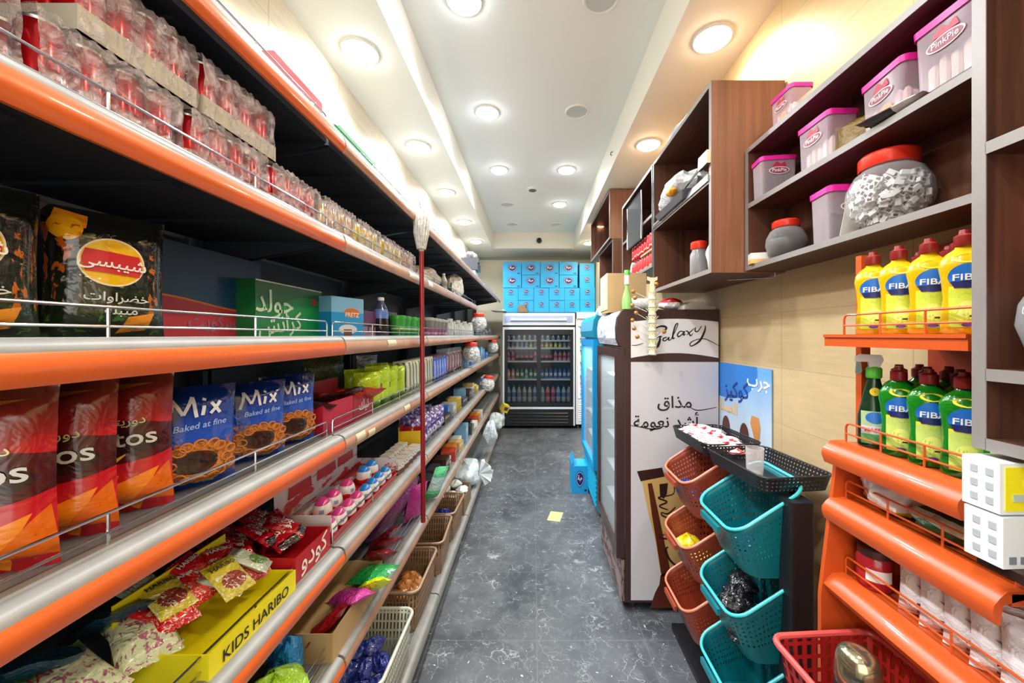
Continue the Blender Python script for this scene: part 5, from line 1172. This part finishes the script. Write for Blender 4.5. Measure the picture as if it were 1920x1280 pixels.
def open_box(w, d, h, m, mi=None, lidh=0, texts=(), th=.003, back=0):
    """open-topped display box, front is -Y"""
    def b():
        t = thing('display_box', '', 'display box'); mb = MB(); mb.box(-w / 2, w / 2, -d / 2, d / 2, 0, th)
        for x0, x1, y0, y1, hh in ((-w / 2, w / 2, -d / 2, -d / 2 + th, h), (-w / 2, w / 2, d / 2 - th, d / 2, h + back), (-w / 2, -w / 2 + th, -d / 2 + th, d / 2 - th, h), (w / 2 - th, w / 2, -d / 2 + th, d / 2 - th, h)): mb.box(x0, x1, y0, y1, th, hh)
        mb.build('box', m, t)
        for s, size, x, y, mm, kw in texts: write(s, plane((0, -d / 2 - .0005, 0), (1, 0, 0), (0, 0, 1), (0, -1, 0), .001), mm, t, size, at=(x, y), **kw)
        return t
    return b
M_crim = mat('crimson_display', (186, 30, 60), .4)
put('rdb', open_box(.19, .17, .105, M_crim, back=.03), (-.79, 1.36, Z4), RQ - .05, 'crimson open display box of dark packets, fourth left shelf')
put('rdb2', open_box(.18, .16, .105, mat('crimson_display_dark', (170, 26, 50), .4), back=.05, texts=[(ar('كيك'), .055, .0, .035, WHITE, {})]), (-.785, 1.555, Z4), RQ, 'crimson open display box with white script right of the plain one')
M_dkp = mat('dark_plum_wrapper', (60, 26, 34), .2, coat=.5, crinkle=.8)
for k in range(4): put('dkp', packet(.10, .13, .03, M_dkp, 2), (-.84 + .05 * (k % 2), 1.30 + .05 * k, Z4 + .05 + .012 * k), (1.2, .2 * (k % 2), .6 * k), f'dark plum packet in the plain crimson display box, {ORD[k]} of four', 'dark plum packets')
for k in range(3): put('rdp', packet(.11, .13, .035, mat('orange_red_wrapper', (200, 56, 36), .25, coat=.4, crinkle=.8), 3), (-.80 + .02 * k, 1.50 + .055 * k, Z4 + .06), (1.1, .15, .5 * k), f'orange-red packet in the crimson box with script, {ORD[k]} of three', 'orange-red packets')
M_lime = lay('lime_crisp_bag', (178, 214, 30), [('spot', 9, .60, (222, 236, 120)), ('rect', .3, .55, .42, .56, (150, 90, 40)), ('wave', .18, .05, 9, 1, (110, 160, 30))], .15, .8, 14, coat=.4)
for k in range(8): put('lime', upright_bag(.12, .17, .06, M_lime, [], 12), (-.755 - .07 * (k % 2), 1.70 + .055 * k, Z4), .75 + .12 * (k % 3), f'lime green crisp bag on the fourth left shelf, {ORD[k]} in the cluster', 'lime crisp bags', 1 + .06 * (k % 3))
M_strp = lay('white_striped_bag', (214, 218, 200), [('rect', .15, .28, .1, .95, (110, 112, 90)), ('rect', .45, .58, .1, .95, (90, 100, 84)), ('rect', .75, .86, .1, .95, (120, 120, 100))], .2, .7, 18, coat=.3)
for k in range(9): put('strp', upright_bag(.12, .19, .05, M_strp, [], 15), (-.745, 2.13 + .058 * k, Z4), .85 + .08 * (k % 3), f'white and grey striped snack bag on the fourth left shelf, {ORD[k]} in the row', 'striped snack bags')
put('olv', upright_bag(.22, .25, .09, mat('olive_film', (78, 84, 48), .2, coat=.3, crinkle=.8), [], 19), (-.98, 1.75, Z4), 1.2, 'dark olive bag standing behind the lime crisp bags')
put('slv', upright_bag(.13, .21, .05, mat('silvery_film', (170, 176, 178), .15, .5, crinkle=.8), [], 20), (-.90, 2.02, Z4 + .02), 1.1, 'silvery bag standing behind the lime crisp bags')
M_bw = lay('blue_white_bag', (50, 74, 190), [('rect', .2, .34, .15, .9, (226, 230, 240)), ('rect', .62, .76, .1, .8, (150, 170, 230)), ('rect', .0, 1, .9, 1, (70, 40, 60))], .18, .7, 18, coat=.3)
for k in range(5): put('bwb', upright_bag(.13, .19, .05, M_bw, [], 22), (-.745, 2.70 + .075 * k, Z4), .9 + .1 * (k % 2), f'blue and white snack bag right of the mop pole, fourth left shelf, {ORD[k]} of five', 'blue and white snack bags')
M_mar = lay('maroon_bag', (96, 28, 42), [('ell', .5, .5, .25, .3, (150, 120, 130)), ('rect', 0, 1, .82, 1, (180, 180, 184))], .2, .7, coat=.3)
for k in range(6): put('mar', upright_bag(.16, .22, .07, M_mar, [], 25), (-.76, 3.14 + .115 * k, Z4), 1.1 + .1 * (k % 2), f'maroon bag past the blue and white ones on the fourth left shelf, {ORD[k]} of six', 'maroon snack bags')
# fifth shelf
M_hy = mat('yellow_display_board', (232, 220, 20), .4)
t = put('har', open_box(.28, .20, .058, M_hy, back=.10, texts=[('KIDS HARIBO', .036, 0, .014, BLACK, {})]), (-.765, .905, Z5), RQ, 'yellow display box of gummy sweet bags on the fifth left shelf')
mh = lambda n, c, c2: lay(n, c, [('ell', .5, .35, .35, .22, c2), ('spotin', 11, .56, 0, 1, .05, .6, (226, 226, 214))], .12, .8, 30, coat=.6)
HB = [('hr', mh('red_gummy_bag', (200, 22, 36), (226, 70, 60)), 'red'), ('hy', mh('gold_gummy_bag', (206, 190, 50), (150, 60, 40)), 'gold'), ('hc', mh('clear_gummy_bag', (190, 200, 180), (90, 140, 60)), 'clear')]
seq = 'hr hr hr hy hr hr hc hr hy hc hr hr hc hr hy hr'.split(); rn = random.Random(4)
for i, k in enumerate(seq):
    m_, cn = [(b, c) for a, b, c in HB if a == k][0]
    x = -.835 + .13 * rn.random(); y = .80 + .215 * ((i * 7) % 16) / 15; z = Z5 + .03 + .006 * (i // 2)
    put(k, upright_bag(.075, .105, .022, m_, [('HARIBO', .016, 0, .078, WHITE if k != 'hy' else BLACK, {})], 6), (x, y, z + .03), (-pi / 2 + .35 + .2 * rn.random() + .1, .35 * (rn.random() - .5), RQ + 1.2 * (rn.random() - .5)), f'small {cn} gummy bag heaped in the yellow display box, {ORD[i]} in the heap', 'gummy bags in the yellow box')
for i in range(5):
    put('hw', upright_bag(.10, .14, .035, lay('pastel_gummy_bag', (206, 216, 180), [('spot', 8, .56, (170, 100, 130)), ('rect', 0, 1, .8, 1, (120, 170, 90))], .15, .8, coat=.5), [('HARIBO', .024, 0, .105, mat('wine_letter', (120, 30, 50), .4), {})], 7), (-.80 + .03 * (i % 2), .62 + .045 * i, Z5 + .03 + .02 * (i % 2)), (-pi / 2 + .5, .1 * i - .2, RQ - .5 + .35 * (i % 3)), f'pale pastel gummy bag on the fifth left shelf nearest the camera, {ORD[i]} of five', 'pastel gummy bags')
for i in range(4): put('teal_p', packet(.12, .16, .04, mat('deep_teal_wrapper', (14, 60, 84), .2, coat=.4, crinkle=.8), 9), (-.97, .55 + .09 * i, Z5 + .06), (1.0, .2, .4 * i), f'deep teal packet at the back of the fifth left shelf, {ORD[i]} of four', 'deep teal packets')
M_kr = mat('kodo_red_board', (182, 22, 36), .35)
put('kodo', open_box(.18, .20, .08, M_kr, back=.02, texts=[(ar('كودو'), .075, -.0, .028, WHITE, {})]), (-.775, 1.15, Z5), RQ, 'red display box with bold white script on the fifth left shelf')
M_kp = lay('red_cocoa_wrapper', (170, 16, 28), [('rect', .1, .9, .0, .2, (40, 14, 16)), ('spotin', 12, .55, .2, .8, .4, .9, (220, 216, 216))], .12, .7, coat=.6)
for i in range(9): put('kp', upright_bag(.075, .12, .022, M_kp, [(ar('كودو'), .03, 0, .05, WHITE, {})], 4), (-.84 + .035 * (i % 4), 1.085 + .017 * i, Z5 + .075 + .008 * (i % 3)), (-pi / 2 + .45, .2 * ((i % 3) - 1), RQ + .4 * ((i * 5) % 3 - 1)), f'small red wafer packet in the red display box, {ORD[i]} of nine', 'red wafer packets')
def eggbox():
    t = thing('display_box', '', 'display box'); mb = MB()
    mb.box(-.30, .30, -.10, -.097, 0, .026); mb.box(-.30, .30, -.097, .10, 0, .003); mb.box(-.30, -.297, -.097, .10, .003, .10); mb.box(.297, .30, -.097, .10, .003, .10); mb.box(-.297, .297, .097, .10, .003, .17); mb.box(-.297, .297, -.05, .097, .003, .018); mb.box(-.297, .297, .05, .097, .018, .06)
    mb.build('box', lay('red_white_egg_board', (214, 210, 216), [('rect', 0, 1, 0, .25, (206, 40, 40)), ('spotin', 4, .52, 0, 1, .3, .9, (200, 60, 60))], .4), t)
    for x in (-.16, .02, .18): MB().add([(x - .07, .094, .12), (x + .07, .094, .12), (x + .05, .094, .26), (x - .055, .094, .25)], [(0, 1, 2, 3)]).build('header_card', lay('pale_card', (196, 200, 214), [('rect', 0, 1, 0, .3, (190, 40, 46))], .4), t, solid=.003)
    return t
put('eggbox', eggbox, (-.785, 1.57, Z5), RQ, 'stepped red and white display box of toy eggs on the fifth left shelf')
def egg(c, nm):
    def b():
        mb = MB(); n = 16; k = 10; P_ = [(max(1e-4, .024 * sin(pi * i / k) * (1 - .12 * cos(pi * i / k + pi))), .031 - .031 * cos(pi * i / k)) for i in range(k + 1)]
        t = thing('toy_egg', '', 'toy egg'); mb.lathe(P_, n, cap=False); mb.build('shell', lay('egg_' + nm, (236, 234, 236), [('wave', .34, .05, 9, 0, (214, 36, 28)), ('ell', .3, .90, .7, .17, c), ('rect', .38, .62, .42, .58, (150, 150, 190)), ('poly', [(.55, .7), (.95, .6), (.95, .5), (.55, .6)], (90, 90, 110))], .15, coat=.4), t, True); return t
    return b
eg = [('p', -.715, 1.30), ('p', -.715, 1.37), ('p', -.715, 1.44), ('p', -.715, 1.51), ('b', -.715, 1.585), ('b', -.715, 1.655), ('b', -.715, 1.725), ('b', -.715, 1.80)]
for i, (c, x, y) in enumerate(eg): put('egg' + c, egg((40, 130, 220) if c == 'b' else (206, 60, 140), c), (x + .0, y, Z5 + .004), .6 + .3 * (i % 2), f'red and white toy egg in the front row of the stepped box, {ORD[i]} of eight', 'toy eggs', 1.28)
for i, (c, x, y, z) in enumerate((('p', -.79, 1.40, .02), ('p', -.79, 1.475, .02), ('p', -.79, 1.58, .02), ('b', -.79, 1.74, .02), ('b', -.79, 1.82, .02))): put('egg' + c, None, (x, y, Z5 + z), .4 + .4 * i, f'red and white toy egg on the upper step of the stepped box, {ORD[i]} of five', 'toy eggs on the upper step', 1.4)
M_owl = lay('brown_owl_pack', (96, 60, 48), [('rect', .0, 1, .45, 1, (206, 198, 190)), ('ell', .3, .7, .13, .16, (240, 240, 236)), ('ell', .7, .7, .13, .16, (240, 240, 236)), ('ell', .3, .7, .06, .08, (30, 24, 24)), ('ell', .7, .7, .06, .08, (30, 24, 24))], .3)
for i in range(10): put('owl', text_box(.060, .05, .07, M_owl), (-.70 - .075 * (i // 5), 1.915 + .068 * (i % 5), Z5 + .012 * (i // 5)), RQ - .2, f'brown and white face-printed snack box on the fifth left shelf, {("front", "back")[i // 5]} row, {ORD[i % 5]}', 'face-printed snack boxes')
put('ryb', open_box(.12, .13, .13, lay('red_yellow_board', (196, 40, 24), [('rect', 0, .12, 0, 1, (240, 200, 30)), ('rect', 0, 1, .85, 1, (60, 20, 40))], .35), back=.05), (-.76, 2.33, Z5), RQ + .1, 'red and yellow open box on the fifth left shelf left of the mop pole')
M_pur = lay('purple_white_bag', (112, 84, 170), [('spot', 6, .52, (230, 226, 240)), ('poly', [(.1, .3), (.9, .5), (.9, .62), (.1, .42)], (80, 50, 140))], .15, .8, 16, coat=.4)
for i in range(9): put('pur', upright_bag(.13, .17, .06, M_pur, [], 28), (-.745 - .09 * (i % 2), 2.43 + .06 * i, Z5 + .0), .7 + .2 * (i % 3), f'purple and white wafer bag on the fifth left shelf, {ORD[i]} in the cluster', 'purple and white bags', 1 + .05 * (i % 2))
MIS = [((30, 110, 220), 'bright blue', .10, .09), ((206, 170, 110), 'tan', .12, .09), ((170, 176, 176), 'grey', .13, .08), ((226, 226, 220), 'white', .14, .07), ((186, 60, 40), 'red', .13, .07), ((64, 40, 34), 'dark brown', .13, .08), ((220, 190, 80), 'yellow', .09, .09), ((120, 170, 210), 'pale blue', .13, .12), ((206, 120, 50), 'orange', .12, .06), ((60, 64, 72), 'charcoal', .14, .08)]
def misc(level, z, y0, y1, step, order, lname, x=-.75, hs=1.0):
    y = y0; i = 0
    while y < y1:
        c, nm, w, h = MIS[order[i % len(order)]]
        k = f'mis{nm}'; q = i // len(order)
        put(k, text_box(w, .12, h, lay('pack_' + nm, c, [('rect', .12, .88, .55, .8, tuple(min(255, int(v * .5 + 120)) for v in c)), ('spotin', 9, .55, .1, .9, .1, .5, tuple(int(v * .6) for v in c))], .35)), (x - .03 * ((i * 3) % 2), y, z), RQ + .15 * ((i * 5) % 3 - 1),
            f'{nm} small carton on the {lname} left shelf past the pole, {ORDL[i].replace("leftmost", "nearest")} in that stretch', f'small cartons on the {lname} left shelf', (1, 1, hs * (1 + .25 * ((i * 7) % 3))))
        y += w + step; i += 1
misc(5, Z5, 3.02, 5.0, .012, [5, 0, 2, 1, 6, 3, 9, 7], 'fifth')
misc(4, Z4, 3.90, 5.6, .012, [7, 3, 0, 7, 2], 'fourth')
misc(3, Z3, 4.62, 6.2, .02, [9, 2, 9, 3], 'third')
misc(6, Z6, 2.62, 5.0, .012, [9, 9, 5, 3, 4, 8, 1, 3, 7], 'sixth', -.73)
# lilac and yellow small bags further along
for i in range(4): put('lilb', drink(.13, .028, LQ['blue'], CAPC['white']), (-.725, 5.2 + .1 * i, Z5), 0, f'small blue bottle near the far end of the fifth left shelf, {ORD[i]} of four', 'small blue bottles')
for nm, x, y, z, lb in (('a', -.665, 4.42, Z3 + .058, 'round sweet jar with a red lid at the far end of the third left shelf'), ('b', -.665, 3.86, Z4 + .058, 'round sweet jar with a red lid at the front of the fourth left shelf'),
                        ('c', -.665, 5.9, Z4 + .058, 'farthest round sweet jar with a red lid on the fourth left shelf'), ('d', -.64, 4.95, Z5 - .03, 'round sweet jar with a red lid leaning out of the fifth left shelf')):
    put('jarw', None, (x + .02, y, z), (0, .25 if nm in 'd' else 0, 1.0), lb, sc=1.05)
put('yellow_cart', text_box(.11, .11, .12, lay('yellow_brown_carton', (200, 180, 70), [('rect', .2, .8, .3, .8, (90, 50, 40)), ('rect', .5, 1, 0, .3, (214, 206, 60))], .4)), (-.50, 6.2, .44), (.3, .4, .5), 'yellow and brown carton hanging by the far end of the left shelves')

# sixth shelf
put('lg', lambda: crumple(.17, .15, .13, mat('lime_foil', (160, 206, 40), .15, coat=.5, crinkle=.9), 31, 'packet'), (-.72, 1.04, Z6), .4, 'crumpled lime green foil bag, right one on the sixth left shelf')
put('lg', None, (-.84, .97, Z6), 2., 'crumpled lime green foil bag, left one on the sixth left shelf')
put('sky', lambda: crumple(.09, .10, .13, mat('sky_foil', (30, 130, 200), .15, coat=.5, crinkle=.9), 33, 'packet'), (-.77, 1.165, Z6), 1.1, 'crumpled sky blue foil bag behind the lime green ones')
put('redp', packet(.12, .15, .045, lay('red_yellow_foil', (150, 24, 30), [('rect', .75, 1, .1, 1, (236, 190, 30)), ('rect', .2, .6, 0, .18, (190, 190, 190))], .15, .8, coat=.5), 34), (-.76, 1.26, Z6 + .04), (.9, .4, 1.9), 'red and yellow packet lying in the tan tray on the sixth left shelf')
put('ctn', open_box(.40, .27, .10, M_kraft), (-.79, 1.42, Z6), RQ, 'tan cardboard tray on the sixth left shelf')
M_mag = mat('magenta_foil', (176, 40, 130), .15, coat=.5, crinkle=.9)
put('mag', packet(.12, .16, .05, M_mag, 35), (-.75, 1.45, Z6 + .06), (1.2, .1, .9), 'magenta packet in the tan cardboard tray')
put('grp', packet(.14, .17, .04, mat('green_foil', (30, 130, 60), .15, coat=.5, crinkle=.7), 36), (-.73, 1.55, Z6 + .085), (1.35, .0, 1.2), 'green packet on the tan cardboard tray')
put('ylp', packet(.08, .12, .04, mat('acid_yellow_foil', (206, 220, 20), .15, coat=.5, crinkle=.9), 37), (-.675, 1.48, Z6 + .07), (1.0, .5, 1.0), 'acid yellow packet at the edge of the tan cardboard tray')
for i in range(3): put('dr', packet(.13, .15, .045, mat('dark_red_foil', (120, 20, 26), .15, coat=.5, crinkle=.9), 38), (-.72 - .03 * i, 1.70 + .055 * i, Z6 + .05), (.9, .2, .5 + .5 * i), f'dark red crumpled packet on the sixth left shelf, {ORD[i]} of three', 'dark red packets')
M_plm = lay('plum_magenta_bag', (110, 30, 90), [('grad', .8, 1, (170, 50, 136)), ('spotin', 8, .55, 0, 1, .1, .5, (70, 50, 80))], .15, .8, coat=.5)
for i in range(3): put('plm', packet(.2, .24, .09, M_plm, 39), (-.83 + .01 * i, 1.96 + .08 * i, Z6 + .02 + .01 * i), (.5, .1 * i, 1.1 + .2 * i), f'plum coloured large bag on the sixth left shelf, {ORD[i]} of three', 'plum bags')
put('mag', None, (-.70, 2.16, Z6 + .01), (.15, .1, 1.2), 'magenta packet standing by the foot of the mop pole', sc=1.3)
put('min', packet(.12, .22, .05, lay('mint_bag', (110, 206, 150), [('rect', 0, 1, .3, .7, (190, 226, 220)), ('rect', 0, 1, 0, .2, (20, 170, 80))], .15, .8, coat=.4), 40), (-.665, 2.42, Z6 + .02), (.3, .2, 1.0), 'mint green bag leaning just right of the mop pole foot')
# bottom shelf: crates and bags
def crate(col, nm, wx=.30, wy=.40, h=.22):
    def b():
        t = thing('crate', '', 'crate'); mb = MB(); shell(mb, [(rr(wx * .92, wy * .94, .03), 0), (rr(wx, wy, .035), h)]); mb.build('body', perf('crate_' + nm, col, .016, .0035, slots=True, sy=2.6), t, True, solid=.003)
        o_ = rr(wx + .012, wy + .012, .04); MB().tube([(x, y, h) for x, y in o_], .008, 8, close=True).build('rim', mat('crate_rim_' + nm, tuple(min(255, v + 26) for v in col), .4), t, True); return t
    return b
put('crw', crate((158, 158, 144), 'grey'), (-.735, 1.61, Z7), 0, 'pale grey slotted plastic crate of dark blue packets on the bottom shelf')
put('crb', crate((120, 92, 68), 'brown'), (-.755, 2.13, Z7), 0, 'brown slotted plastic crate on the bottom shelf with orange packets')
put('crb', None, (-.745, 2.56, Z7), .05, 'brown slotted plastic crate on the bottom shelf, second of the three brown ones', sc=(1, .9, 1))
put('crb', None, (-.74, 2.96, Z7), -.03, 'brown slotted plastic crate on the bottom shelf, farthest brown one', sc=(1, .9, 1))
M_nv = mat('navy_foil', (26, 44, 140), .12, coat=.6, crinkle=.9)
for i in range(11): put('nv', lambda: crumple(.11, .08, .055, M_nv, 42, 'packet'), (-.735 + .06 * (i % 3 - 1), 1.475 + .022 * i, Z7 + .006 + .035 * (i // 3)), .7 * i, f'dark blue foil packet in the pale grey crate, {ORD[i]} in the heap', 'dark blue packets')
for i in range(5): put('orp', lambda: crumple(.11, .09, .06, mat('orange_white_foil', (206, 130, 60), .2, coat=.4, crinkle=.8, vary=.5), 43, 'packet'), (-.73 + .05 * (i % 2), 2.04 + .04 * i, Z7 + .09), .8 * i, f'orange and white packet in the nearest brown crate, {ORD[i]} of five', 'orange packets')
for i in range(5): put('nv', None, (-.73 + .05 * (i % 2), 2.87 + .04 * i, Z7 + .08), .8 * i, f'dark blue foil packet in the farthest brown crate, {ORD[i]} of five', 'dark blue packets in the brown crate')
put('cdt', open_box(.34, .3, .16, M_kraft2), (-.74, 3.36, Z7), RQ, 'brown cardboard tray of white pieces on the bottom shelf')
for i in range(5): tag(crumple(.10, .11, .07, mat('white_porcelain_like', (214, 220, 218), .4), 80 + i, 'white_packet'), f'white lump in the brown cardboard tray on the bottom shelf, {ORD[i]} of five', 'packet', 'white lumps in the brown tray', loc=(-.80 + .08 * (i % 3), 3.27 + .09 * (i // 2), Z7 + .10 + .01 * i))
M_ph = clear('thin_white_film', (214, 226, 230), .5, .25, .5, .8, 22, .4)
tag(crumple(.38, .5, .24, M_ph, 90, 'plastic_bag'), 'large thin white plastic bag lying on the bottom shelf', 'plastic bag', loc=(-.745, 3.88, Z7))
def knot():
    t = thing('bag_knot', 'knotted white bag end fanning out over the bottom shelf edge', 'bag end', (-.575, 3.95, .235)); mb = MB()
    for k in range(7):
        a = -1.1 + .36 * k; mb.add([(0, 0, 0), (.14 * cos(a) , .02 * sin(3 * k), .14 * sin(a)), (.15 * cos(a + .18), .05 * cos(2 * k), .15 * sin(a + .18)), (.14 * cos(a + .36), .02 * sin(3 * k + 3), .14 * sin(a + .36))], [(0, 1, 2, 3)])
    mb.build('fan', mat('white_soft_film', (226, 232, 236), .4), t, solid=.002); return t
knot()
tag(crumple(.16, .26, .30, M_ph, 91, 'plastic_bag'), 'white plastic bag hanging from the sixth shelf edge above the bottom shelf', 'plastic bag', loc=(-.545, 4.75, .30))
tag(crumple(.3, .4, .26, M_ph, 92, 'plastic_bag'), 'white plastic bag at the far end of the bottom shelf by the black fridge', 'plastic bag', loc=(-.62, 6.05, Z7 + .02))

# mop hanging in front of the shelves
t = thing('mop', 'red-handled mop hanging head up from the topmost shelf wire', 'mop', (-.598, 2.02, .69))
MB().tube([(0.002, 0, 0), (0, 0, .5), (-.004, 0, 1.0), (-.008, 0, 1.52)], .0125, 12).build('handle', mat('dark_red_handle', (126, 16, 24), .3, coat=.3), t, True)
mb = MB(); mb.lathe([(.012, 1.46), (.020, 1.49), (.034, 1.56), (.037, 1.62), (.030, 1.66), (.020, 1.68), (.001, 1.69)], 20, (-.008, 0, 0), cap=False)
for k in range(14):
    a = 2 * pi * k / 14; mb.tube([(-.008 + .018 * cos(a), .018 * sin(a), 1.475), (-.008 + .036 * cos(a), .036 * sin(a), 1.56), (-.008 + .038 * cos(a + .2), .038 * sin(a + .2), 1.63), (-.008 + .018 * cos(a + .3), .018 * sin(a + .3), 1.685)], .006, 6)
mb.build('mop_head', mat('dirty_white_mop', (206, 200, 190), .8, vary=.4, vsc=30, crinkle=.5), t, True)
MB().tube(smooth_pts([(-.008, 0, 1.68), (-.02, -.02, 1.74), (-.06, -.01, 1.755), (-.085, 0, 1.74)]), .0025, 6).build('hook', M_wire, t, True)
# paper note on the floor
tag(MB().box(-.06, .06, -.09, .09, 0, .0012).build('paper_note', mat('pale_green_paper', (206, 214, 130), .6)), 'pale yellow-green paper note lying on the floor in the aisle', 'paper', loc=(.205, 3.50, .001), rot=(0, 0, -.25))
rn = random.Random(9)
for o in list(C.objects):
    if o.get('category') is None and o.get('label') and o.parent is None: o['category'] = 'packet' if 'pack' in o.name or 'bag' in o.name else o.name.split('.')[0].replace('_', ' ')
